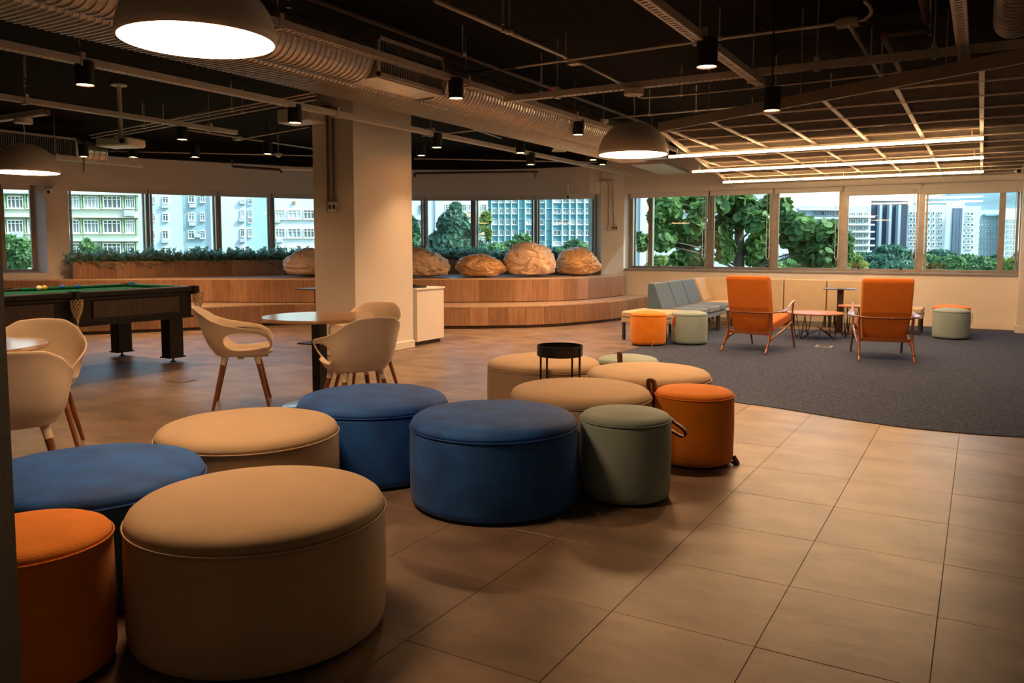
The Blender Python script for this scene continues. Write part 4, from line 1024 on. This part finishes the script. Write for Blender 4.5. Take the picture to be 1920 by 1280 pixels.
for (a, b, lb) in (((1255, 293), (1845, 257), 'nearest and highest of three long warm LED lines under the mesh ceiling'), ((1295, 320), (1845, 295), 'middle of three long warm LED lines under the mesh ceiling'), ((1357, 341), (1845, 320), 'farthest and lowest of three long warm LED lines, close to the window')):
    a, b = A(*a, HM - .08), A(*b, HM - .08); y = (a.y + b.y) / 2; xa, xb = a.x, b.x; m_ = (xa + xb) / 2
    t = thing('led_line', lb, 'LED light', (m_, y, HM - .08)); L = xb - xa
    MB().box((0, 0, .006), (L, .014, .012)).box((-L / 2 + .1, 0, .04), (.01, .01, .07)).box((L / 2 - .1, 0, .04), (.01, .01, .07)).box((0, 0, .04), (.01, .01, .07)).build('housing', battm, t)
    MB().box((0, 0, -.010), (L - .01, .025, .020)).build('diffuser', ledE, t)
    lamp('led_light', 'AREA', (0, 0, -.026), LED, parent=t, shape='RECTANGLE', size=L, size_y=.03)

# ================================================================ OUTSIDE: GROUND, BUILDINGS, TREES, HILL
GZ = -9.0
struct('ground', MB().box((-60, 275, GZ - .5), (700, 518, 1)), M('ground', (.12, .16, .08), .95, var=.4, scale=.05))
paints = {}
def paint(c, r=.8):
    k = tuple(c)
    if k not in paints: paints[k] = M('facade_paint', (c[0] * .64, c[1] * .70, c[2] * .71), r, var=.05, scale=.3)
    return paints[k]
frw = M('window_white', (.78, .80, .80), .5); frd = M('window_grey', (.35, .38, .40), .5)
gl1 = M('pane_blue', (.10, .16, .18), .12, var=.5, scale=.7, col2=(.28, .36, .38)); gl2 = M('pane_dark', (.06, .08, .09), .15, var=.5, scale=1, col2=(.15, .19, .2)); curt = M('pane_curtain', (.40, .46, .46), .6, var=.4, scale=1.6, stretch=(6, 6, .3), col2=(.62, .66, .66))
def winmesh(nv, tr, mat, hood=False):         # unit window: 1 wide (x), 1 tall (z), face towards -y
    mb = MB(); t_ = .07
    for z in (-.5 + t_ / 2, .5 - t_ / 2): mb.box((0, -.5, z), (1, 1, t_))
    for x in (-.5 + t_ / 2, .5 - t_ / 2): mb.box((x, -.5, 0), (t_ * .8, 1, 1))
    for k in range(1, nv): mb.box((-.5 + k / nv, -.4, 0), (t_ * .6, .8, 1))
    if tr: mb.box((0, -.4, .5 - tr), (1, .8, t_ * .7))
    mb.box((0, -.7, -.53), (1.08, 1.6, .06))
    me = mb.mesh('window'); me.materials.append(mat); return me
WM = {(n, tr, m.name): winmesh(n, tr, m) for n in (1, 2, 3, 4) for tr in (0, .28) for m in (frw, frd)}
pm = {}
def panemesh(m):
    if m.name not in pm: me = MB().box((0, -.1, 0), (.96, .2, .96)).mesh('pane'); me.materials.append(m); pm[m.name] = me
    return pm[m.name]
def building(lb, l, r, wall, depth=5, zt=None, nm='apartment_building', cat='building'):
    """l, r: (pixel column, distance) of the two visible corners of the facade"""
    wpx = abs(r[0] - l[0]) / F * l[1]; r = (r[0], l[1] + min(r[1] - l[1], .22 * wpx)); a, b = PX(*l), PX(*r); d = (b - a).normalized(); n_ = Vector((d.y, -d.x, 0))
    if n_.dot(-a) < 0: n_ = -n_
    t = thing(nm, lb, cat, (a.x, a.y, GZ))
    a2, b2 = a + a.normalized() * depth, b + b.normalized() * depth
    MB().prism([(a.x, a.y), (b.x, b.y), (b2.x, b2.y), (a2.x, a2.y)], GZ, zt).build('wall', paint(wall), t, world=True)
    MB().prism([(a.x, a.y), (b.x, b.y), (b2.x, b2.y), (a2.x, a2.y)], zt, zt + .5).build('parapet', paint([min(.8, c * 1.05) for c in wall]), t, world=True)
    return dict(t=t, a=a, b=b, d=d, n=n_)
def fp(B, px, py): return onplane(px, py, B['a'], B['n'])
def wins(B, cols, rows, nv=2, tr=.28, fr=frw, panes=(gl1,), ac=()):
    yaw = math.atan2(B['d'].y, B['d'].x)
    if (Matrix.Rotation(yaw, 3, 'Z') @ Vector((0, -1, 0))).dot(B['n']) < 0: yaw += PI
    for j, (ya, yb) in enumerate(rows):
        for i, (xa, xb) in enumerate(cols):
            p, q = fp(B, xa, ya), fp(B, xb, yb); c = (p + q) / 2; w_ = (q.xy - p.xy).length; h_ = abs(p.z - q.z)
            if w_ < .05: continue
            o = bpy.data.objects.new('window', WM[(nv, tr, fr.name)]); C.objects.link(o); o.parent = B['t']
            o.location = c - B['t'].location; o.rotation_euler = (0, 0, yaw); o.scale = (w_, .22, h_)
            k = bpy.data.objects.new('pane', panemesh(panes[(i * 7 + j * 3 + i * j) % len(panes)])); C.objects.link(k); k.parent = o
    for (x, y) in ac:
        c = fp(B, x, y); MB().box(c + B['n'] * .25, (.8, .45, .5), Matrix.Rotation(yaw, 3, 'Z'), ch=.04).build('air_conditioner', frd, B['t'], world=True)
def band(B, xa, xb, ya, yb, col, pr=.15, nm='band'):
    p, q = fp(B, xa, ya), fp(B, xb, yb); c = (p + q) / 2; yaw = math.atan2(B['d'].y, B['d'].x)
    MB().box(c + B['n'] * (pr / 2 - .02), ((q.xy - p.xy).length, pr, abs(p.z - q.z)), Matrix.Rotation(yaw, 3, 'Z')).build(nm, paint(col), B['t'], world=True)
W1, CR, LB = (.80, .80, .78), (.80, .78, .66), (.62, .70, .76)
cw = (curt, gl1, curt, gl1, gl2)
B = building('cream and green apartment block seen through the leftmost windows', (-190, 62), (263, 80), CR, zt=HY(358, 78))
cs = [(-60, -30), (-24, 8), (14, 46), (52, 84), (90, 118), (124, 151), (157, 187), (193, 229), (235, 254)]
wins(B, cs, [(367, 391), (412, 437), (455, 482)], 4, .28, frw, cw, ac=[(244, 400), (35, 440)])
for x in (11, 49, 87, 121, 154, 190, 232, 258):
    for ya, yb in ((364, 393), (409, 440), (453, 484)): band(B, x - 2, x + 2, ya, yb, (.42, .55, .30), .3, 'green_pier')
for y in (362, 407, 451): band(B, -190, 262, y - 1.5, y + 1.5, (.70, .72, .62), .7, 'ledge')
B = building('pale blue tower with scattered small windows left of centre', (255, 98), (346, 104), (.60, .68, .74), zt=HY(300, 100))
wins(B, [(287, 291), (305, 316)], [(368, 381), (400, 415), (432, 448), (464, 478)], 2, .28, frw, (gl1, gl2), ac=[(310, 387), (310, 452)])
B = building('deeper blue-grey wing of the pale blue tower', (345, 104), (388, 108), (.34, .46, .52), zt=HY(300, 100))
wins(B, [(353, 365), (375, 385)], [(366, 380), (399, 414), (432, 447), (464, 478)], 2, .28, frw, (gl2, gl1), ac=[(362, 386), (361, 420), (371, 442)])
B = building('narrow dark slate strip of wall beside the blue-grey wing', (387, 109), (398, 112), (.26, .34, .42), zt=HY(300, 100))
B = building('very pale lilac tower with one column of windows left of the pillar', (397, 113), (464, 117), (.74, .75, .80), zt=HY(290, 113))
wins(B, [(451, 459)], [(374, 380), (393, 408), (428, 444), (463, 478)], 2, .28, frw, (gl2, curt), ac=[(455, 380), (454, 413), (455, 451)])
B = building('sky blue windowless side wall with a strip of windows', (463, 118), (512, 122), (.40, .56, .68), zt=HY(290, 113))
wins(B, [(465, 473)], [(372, 383), (393, 408), (410, 418), (428, 444), (464, 478)], 2, .28, frw, (gl2, gl1))
B = building('white block with wide horizontal windows just left of the pillar', (506, 96), (760, 110), (.72, .76, .80), zt=HY(366, 96))
wins(B, [(516, 535), (539, 565), (569, 590), (594, 618), (624, 650), (656, 684), (690, 718)], [(393, 411), (428, 446), (463, 482)], 3, .28, frw, cw, ac=[(519, 414), (524, 451)])
band(B, 549, 554, 377, 383, (.45, .20, .14), .3, 'vent')
B = building('pale lilac block right behind the pillar with few windows', (752, 120), (834, 126), (.70, .72, .76), zt=HY(330, 120))
wins(B, [(786, 793)], [(384, 397), (412, 425)], 2, 0, frd, (gl2,)); band(B, 815, 817, 370, 470, (.58, .60, .66), .3)
B = building('cream apartment block with peach balconies behind the round tree', (833, 122), (915, 130), (.80, .76, .68), zt=HY(372, 122))
wins(B, [(834, 852), (864, 874), (877, 890), (903, 912)], [(383, 396), (418, 430), (445, 458)], 3, .28, frw, (gl1, gl2), ac=[(872, 401)])
for y in (404, 437): band(B, 833, 914, y - 5, y + 3, (.75, .52, .36), .5, 'balcony_front')
B = building('long teal office block with white vertical ribs right of centre', (914, 175), (1120, 195), (.13, .33, .38), zt=HY(330, 175))
ribs = [921, 934, 946, 958, 971, 984, 1000, 1022, 1035, 1053, 1067, 1080, 1095, 1108]
cl = [(a + 1.8, b - 1.8) for a, b in zip(ribs, ribs[1:]) if (a, b) not in ((971, 984), (1022, 1035))]
wins(B, cl, [(372, 380.5), (391.5, 401), (412, 421.5), (432, 441.5), (452, 461)], 2, 0, frw, (gl1, gl2, curt, gl1))
for x in ribs: band(B, x - .7, x + .7, 340, 480, (.70, .78, .80), .6, 'rib')
for y in (371, 391, 411, 431, 451): band(B, 914, 1120, y - .4, y + .2, (.45, .62, .66), .3, 'ledge')
B = building('pale lilac block at the right end of the curved windows', (1117, 150), (1166, 160), (.62, .64, .70), zt=HY(330, 150))
wins(B, [(1122, 1130), (1138, 1147)], [(388, 397), (404, 412), (420, 428), (436, 444)], 2, 0, frd, (gl2,))
# through the right-hand window
B = building('plain white wall close behind the narrow left pane', (1178, 48), (1211, 54), (.78, .77, .80), depth=5, zt=HY(330, 48), nm='house')
band(B, 1199, 1201, 360, 500, (.66, .66, .72), .2)
B = building('pale blue apartment block glimpsed through the big tree', (1216, 110), (1330, 118), (.66, .72, .80), zt=HY(330, 110))
wins(B, [(1222, 1232), (1262, 1270), (1288, 1298), (1304, 1316)], [(380, 392), (402, 414), (424, 436), (446, 458)], 3, 0, frw, (gl1, gl2))
for y in (397, 419, 441): band(B, 1216, 1330, y - 1.5, y + 1.5, (.80, .82, .85), .8, 'balcony_front')
B = building('tall pale lilac tower behind the trunk of the big tree', (1338, 130), (1452, 138), (.60, .64, .78), zt=HY(320, 130))
wins(B, [(1348, 1356), (1366, 1374), (1430, 1440)], [(372, 382), (394, 404), (416, 426), (438, 448)], 2, 0, frw, (gl2,))
for y in (388, 410): band(B, 1420, 1452, y - 1, y + 1, (.8, .82, .85), .8, 'balcony_front')
B = building('small pale house low behind the big tree', (1459, 60), (1500, 64), (.70, .72, .74), depth=6, zt=HY(468, 60), nm='house'); wins(B, [(1468, 1477), (1480, 1490)], [(475, 484)], 2, 0, frd, (gl2,))
B = building('wide office block with long white balcony bands behind the tree top', (1492, 150), (1586, 152), (.50, .56, .60), zt=HY(392, 150))
wins(B, [(1524, 1533), (1536, 1545), (1548, 1558), (1562, 1578)], [(396, 404), (416, 427), (434, 444)], 2, 0, frd, (gl1, gl2))
for y in (393, 409, 430, 448): band(B, 1492, 1586, y - 2.2, y + 2.2, (.78, .82, .86), 1.2, 'balcony_front')
B = building('tiered white apartment block with long balconies beside the dark tower', (1584, 140), (1629, 146), (.62, .65, .68), zt=HY(393, 143))
wins(B, [(1590, 1603), (1606, 1616), (1618, 1627)], [(398, 404.5), (410.5, 418.5), (424.5, 431.5), (437.5, 444.5), (450.5, 457), (463, 468)], 3, 0, frw, (gl1, gl2))
for y in (407, 421.5, 434.5, 447.5, 460, 471.5): band(B, 1582, 1631, y - 1.7, y + 1.5, (.80, .82, .85), 1.4, 'balcony_front')
B = building('dark glass office tower in the middle of the right window', (1629, 160), (1697, 168), (.050, .065, .11), zt=HY(382, 160))
for x in (1646, 1664, 1681): band(B, x - .8, x + .8, 384, 474, (.55, .60, .68), .8, 'rib')
B = building('white apartment tower with a grid of small windows right of the dark tower', (1699, 150), (1768, 156), (.74, .76, .80), zt=HY(389, 150))
wins(B, [(1704, 1709), (1711, 1715), (1716, 1720), (1733, 1737), (1738, 1742), (1747, 1751), (1757, 1760.5), (1761.5, 1765), (1767, 1768)][:8], [(y, y + 5.6) for y in (397.5, 408.8, 420, 431, 443, 454.5, 466)], 1, 0, frw, (gl2, gl1, gl2))
B = building('tall blank white tower with dark vertical glass stripes', (1769, 140), (1803, 143), (.76, .77, .80), zt=HY(385, 140))
for a_, b_ in ((1786.5, 1790.5), (1793, 1796), (1798, 1800)): band(B, a_, b_, 390, 476, (.14, .19, .27), .2, 'glass_strip')
B = building('pale blue tower with dark square windows and a stepped roof', (1801, 150), (1834, 154), (.64, .72, .80), zt=HY(392, 150))
wins(B, [(1802, 1808), (1811, 1817), (1818.5, 1823.5)], [(y, y + 6) for y in (398, 408.5, 419, 429, 440, 450.5, 461)], 1, 0, frw, (gl2, gl1))
B = building('pale tower with rows of tiny windows near the right edge', (1832, 132), (1879, 136), (.68, .76, .84), zt=HY(400, 132))
wins(B, [(1836, 1839), (1842, 1845), (1848, 1851), (1853.5, 1857), (1859, 1862), (1865, 1868), (1871, 1874)], [(y, y + 4.2) for y in (411, 421, 431, 441, 451, 461, 471, 480)], 1, 0, frw, (gl2,))
band(B, 1842, 1879, 402, 405, (.30, .50, .50), .8, 'roof_railing')
B = building('white tower seen in the last narrow pane at the right', (1880, 128), (1907, 131), (.74, .76, .78), zt=HY(397, 128))
wins(B, [(1887, 1890), (1892.5, 1895.5), (1898, 1901), (1903, 1905.5)], [(y, y + 4.4) for y in (411, 421, 431, 441, 451, 461, 471, 480)], 1, 0, frw, (gl2,))
B = building('grey-blue slab at the far right edge of the window', (1907, 150), (1960, 156), (.50, .58, .70), zt=HY(400, 150))
# wooded hill
def hill():
    pts = [(1560, 452), (1640, 420), (1700, 392), (1760, 372), (1820, 352), (1880, 338), (1940, 326), (2050, 310), (2200, 330)]
    mb = MB(); top = [PX(x, 620, HY(y, 620)) for x, y in pts]; top = crm(top, 6); n = len(top); R_ = 9; vs = []
    for r_ in range(R_):
        q = r_ / (R_ - 1)
        for p in top:
            z = GZ + (p.z - GZ) * math.sin(q * PI / 2); v = Vector((p.x, p.y, 0)) * (.72 + .28 * q); z += 5 * noise.noise(Vector((v.x * .02, v.y * .02, z * .05)))
            vs.append((v.x, v.y, z if r_ < R_ - 1 else p.z))
    mb.add(vs, [(i + j * n, i + 1 + j * n, i + 1 + (j + 1) * n, i + (j + 1) * n) for j in range(R_ - 1) for i in range(n - 1)])
    struct('hill', mb, M('hill_forest_haze', (.13, .22, .24), .95, var=.25, scale=.03, bump=.4, bscale=.2), smooth='all')  # distance haze is mixed into the blue-green forest colour
hill()
# ---- trees
def leaf_cloud(blobs, n, size, k=4, flat=.5, r_=rng, out=1.08):
    """blobs: (centre, radii); returns (n, k, 3) little leaves near the blob surfaces"""
    wts = np.array([b[1][0] * b[1][2] for b in blobs]); idx = r_.choice(len(blobs), n, p=wts / wts.sum())
    c = np.array([tuple(b[0]) for b in blobs])[idx]; rad = np.array([tuple(b[1]) for b in blobs])[idx]
    u = r_.normal(size=(n, 3)); u /= np.linalg.norm(u, axis=1)[:, None]; rr = r_.uniform(.25, out, n)[:, None] ** .6
    p = c + u * rad * rr
    nn = u * .7 + r_.normal(size=(n, 3)) * .6 + np.array([0, 0, .35]); nn /= np.linalg.norm(nn, axis=1)[:, None]
    a = np.cross(nn, r_.normal(size=(n, 3))); a /= np.linalg.norm(a, axis=1)[:, None]; b = np.cross(nn, a)
    s = size * r_.uniform(.6, 1.3, n)[:, None]
    V = np.stack([p + s * (math.cos(t) * a + flat * math.sin(t) * b) for t in [2 * PI * q / k for q in range(k)]], 1)
    return V
def lm(name, c1, c2): return M(name, c1, .55, var=.3, scale=.9, col2=c2, spec=.35, trans=.3)
grn = [lm('leaf_dark', (.025, .085, .045), (.06, .17, .07)), lm('leaf_mid', (.06, .15, .06), (.15, .30, .10)), lm('leaf_blue', (.04, .12, .09), (.10, .24, .16)), lm('leaf_yellow', (.14, .22, .04), (.33, .42, .12))]
bark = M('bark', (.15, .10, .07), .9, var=.3, scale=3, bump=.5, bscale=10)
def tree(lb, blobs, dist, n, size, m, trunk=None, k=4, nm='leafy_tree'):
    B_ = []
    for px, py, rx, ry in blobs:
        c = PX(px, dist + random.uniform(-1, 1) * rx * dist / F * .5, HY(py, dist)); s = dist / F; B_.append((c, (rx * s, rx * s * .8, ry * s)))
    bx_ = B_[0][0]; t = thing(nm, lb, 'tree', (bx_.x, bx_.y, GZ))
    tx_ = PX(trunk[0] if trunk else blobs[0][0], dist, 0)
    P = [(tx_.x, tx_.y, GZ), (tx_.x + .1, tx_.y, GZ + (bx_.z - GZ) * .5), (tx_.x, tx_.y + .1, bx_.z)]
    r_ = (trunk[1] if trunk else 3) * dist / F
    tb = MB().tube(P, [r_ * 1.3, r_, r_ * .7], 10)
    for c, rad in B_[:8]: tb.tube([P[2] if c.z > bx_.z - 1 else P[1], ((P[2][0] + c.x) / 2, (P[2][1] + c.y) / 2, (P[2][2] + c.z) / 2 - .2), tuple(c)], [r_ * .4, r_ * .28, r_ * .12], 6)
    tb.build('trunk', bark, t, smooth='all', world=True)
    ngons('foliage', leaf_cloud(B_, n, size, k), m, t, 'stuff')
    return t, B_
tree('round grey-green tree left behind the bean bags, the tallest there', [(850, 425, 30, 30), (838, 455, 36, 24), (880, 468, 34, 20), (822, 478, 28, 18), (872, 440, 14, 18), (855, 395, 12, 14), (886, 430, 14, 10)], 55, 9000, .26, grn[2])
tree('dark green tree squeezed beside the right edge of the pillar', [(770, 440, 18, 34), (778, 475, 22, 22), (762, 470, 20, 30)], 52, 4500, .24, grn[0])
tree('bushy green tree in front of the teal office block', [(930, 478, 34, 20), (965, 472, 26, 22), (980, 455, 18, 16), (1000, 486, 28, 14), (905, 490, 20, 12)], 60, 6000, .26, grn[1])
tree('bushy tree between the largest and the rightmost bean bag', [(1050, 482, 20, 14), (1078, 470, 24, 18), (1104, 480, 22, 16), (1128, 476, 18, 22), (1078, 460, 12, 10)], 58, 5000, .25, grn[1])
tree('slim leafy tree crossing the cream block behind the window bar', [(912, 410, 10, 12), (905, 425, 9, 9), (916, 440, 5, 12)], 70, 900, .26, grn[3], trunk=(910, 2))
tree('small bush behind the left end of the planter', [(178, 474, 20, 12), (166, 462, 12, 12), (195, 484, 16, 10)], 50, 2500, .22, grn[1])
tree('leafy tree in the leftmost window', [(22, 462, 22, 20), (48, 474, 22, 26), (-10, 480, 26, 30), (30, 492, 24, 18)], 45, 5000, .22, grn[1])
tree('wide umbrella-shaped tree low in the right window', [(1672, 478, 40, 9), (1650, 486, 34, 10), (1690, 484, 34, 12), (1668, 468, 26, 7), (1665, 497, 46, 12), (1705, 498, 24, 12)], 62, 8000, .26, grn[2])
tree('yellow-green shrub low beside the mullion right of the big tree', [(1598, 492, 16, 14), (1608, 500, 14, 12), (1588, 480, 8, 10)], 40, 2200, .20, grn[3])
tree('dark green tree mass left of the umbrella tree', [(1630, 490, 26, 12), (1612, 482, 18, 8), (1640, 502, 30, 10)], 75, 3500, .30, grn[0])
for i, (px, py, rx, ry, m_, dd, lb) in enumerate(((1738, 492, 22, 14, 1, 80, 'leftmost of the park trees in the second pane from the right'), (1762, 478, 24, 9, 2, 95, 'taller rounded park tree rising against the blank tower'), (1782, 494, 24, 14, 1, 78, 'green park tree below the blank white tower'), (1812, 490, 22, 12, 1, 85, 'green park tree below the stepped pale blue tower'), (1842, 494, 22, 12, 1, 80, 'green park tree left of the last mullion'), (1866, 492, 16, 12, 0, 84, 'dark park tree touching the last mullion'), (1894, 498, 14, 12, 3, 60, 'yellowish park tree in the last narrow pane'), (1912, 490, 12, 16, 2, 64, 'blue-green park tree at the far right edge'))):
    tree(lb, [(px, py, rx, ry), (px - rx * .6, py + 8, rx * .7, ry * .7), (px + rx * .6, py + 7, rx * .7, ry * .7)], dd, 3200, .30, grn[m_])
tree('low garden greenery under the pale house behind the big tree', [(1475, 496, 20, 9), (1500, 500, 20, 9), (1450, 500, 20, 9)], 45, 1800, .2, grn[1])
tree('bright garden bush under the left part of the big tree', [(1240, 492, 22, 12), (1270, 498, 24, 10), (1228, 500, 18, 10)], 40, 2200, .2, grn[3])
# the big round-leaved tree
big = [(1232, 375, 14, 16), (1228, 408, 13, 14), (1250, 390, 20, 18), (1278, 372, 22, 12), (1300, 378, 24, 16), (1318, 395, 16, 12), (1256, 425, 24, 18), (1280, 440, 26, 22), (1300, 420, 12, 16), (1318, 440, 16, 20), (1240, 450, 18, 16), (1270, 486, 12, 12), (1295, 486, 14, 14), (1322, 480, 12, 20),
       (1345, 380, 20, 16), (1368, 372, 22, 14), (1390, 385, 22, 18), (1400, 410, 22, 16), (1375, 412, 24, 14), (1352, 440, 12, 26), (1360, 470, 14, 20), (1420, 420, 18, 16), (1428, 445, 16, 18), (1414, 470, 16, 24), (1438, 385, 12, 12), (1440, 480, 12, 22),
       (1466, 400, 14, 24), (1480, 420, 18, 18), (1500, 428, 20, 18), (1520, 440, 22, 18), (1545, 438, 22, 18), (1565, 455, 18, 18), (1510, 470, 22, 16), (1540, 480, 26, 22), (1572, 488, 16, 18), (1480, 450, 18, 12), (1585, 465, 8, 24), (1196, 440, 4, 6), (1204, 455, 6, 12)]
DT = 23; t, B_ = None, []
for px, py, rx, ry in big:
    s = DT / F; B_.append((PX(px, DT + random.uniform(-.8, .8), HY(py, DT)), (rx * s * 1.05, rx * s * .9, ry * s * 1.05)))
tp = PX(1385, DT + .3, 0)
t = thing('almond_tree', 'large tree with big round leaves filling the left panes of the right window', 'tree', (tp.x, tp.y, GZ))
tk = MB(); zf = HY(430, DT)
tk.tube([(tp.x, tp.y, GZ), (tp.x + .05, tp.y, -2), (tp.x, tp.y, zf - .4), (tp.x - .05, tp.y, zf + .6)], [.22, .17, .15, .10], 14)
for c, rad in B_[::2]:
    s0 = Vector((tp.x, tp.y, min(zf, max(-1.2, c.z - .8)))); mid = s0.lerp(c, .5) + Vector((0, 0, .15)); tk.tube(crm([s0, mid, c], 4), [.035 - .025 * i / 8 for i in range(9)], 7)
tk.build('trunk', bark, t, smooth='all', world=True)
lg = lm('leaf_round', (.045, .12, .04), (.18, .32, .08))
lf = MB(); lv_ = [(.105 * math.cos(a) * (1 + .12 * math.sin(a)), .13 * math.sin(a), -.02 * abs(math.cos(a))) for a in [2 * PI * k / 9 for k in range(9)]] + [(0, 0, .012)]
lf.add(lv_, [(k, (k + 1) % 9, 9) for k in range(9)]); lme = lf.mesh('leaf'); lme.materials.append(lg)
V = leaf_cloud(B_, 9500, .11, 9, .9, out=1.45)
ctr = V.mean(1); dist_ = np.linalg.norm(ctr - np.array([0, 0, EYE]), axis=1); order = np.argsort(dist_)
for i in order[:290]:
    v = V[i]; c = Vector(v.mean(0)); x = (Vector(v[0]) - c).normalized(); z = x.cross(Vector(v[2]) - c).normalized(); y = z.cross(x)
    o = bpy.data.objects.new('leaf', lme); C.objects.link(o); o.parent = t; o.location = c - t.location
    o.rotation_euler = Matrix((x, y, z)).transposed().to_euler()
ngons('foliage', V[order[290:]], lg, t, 'stuff')
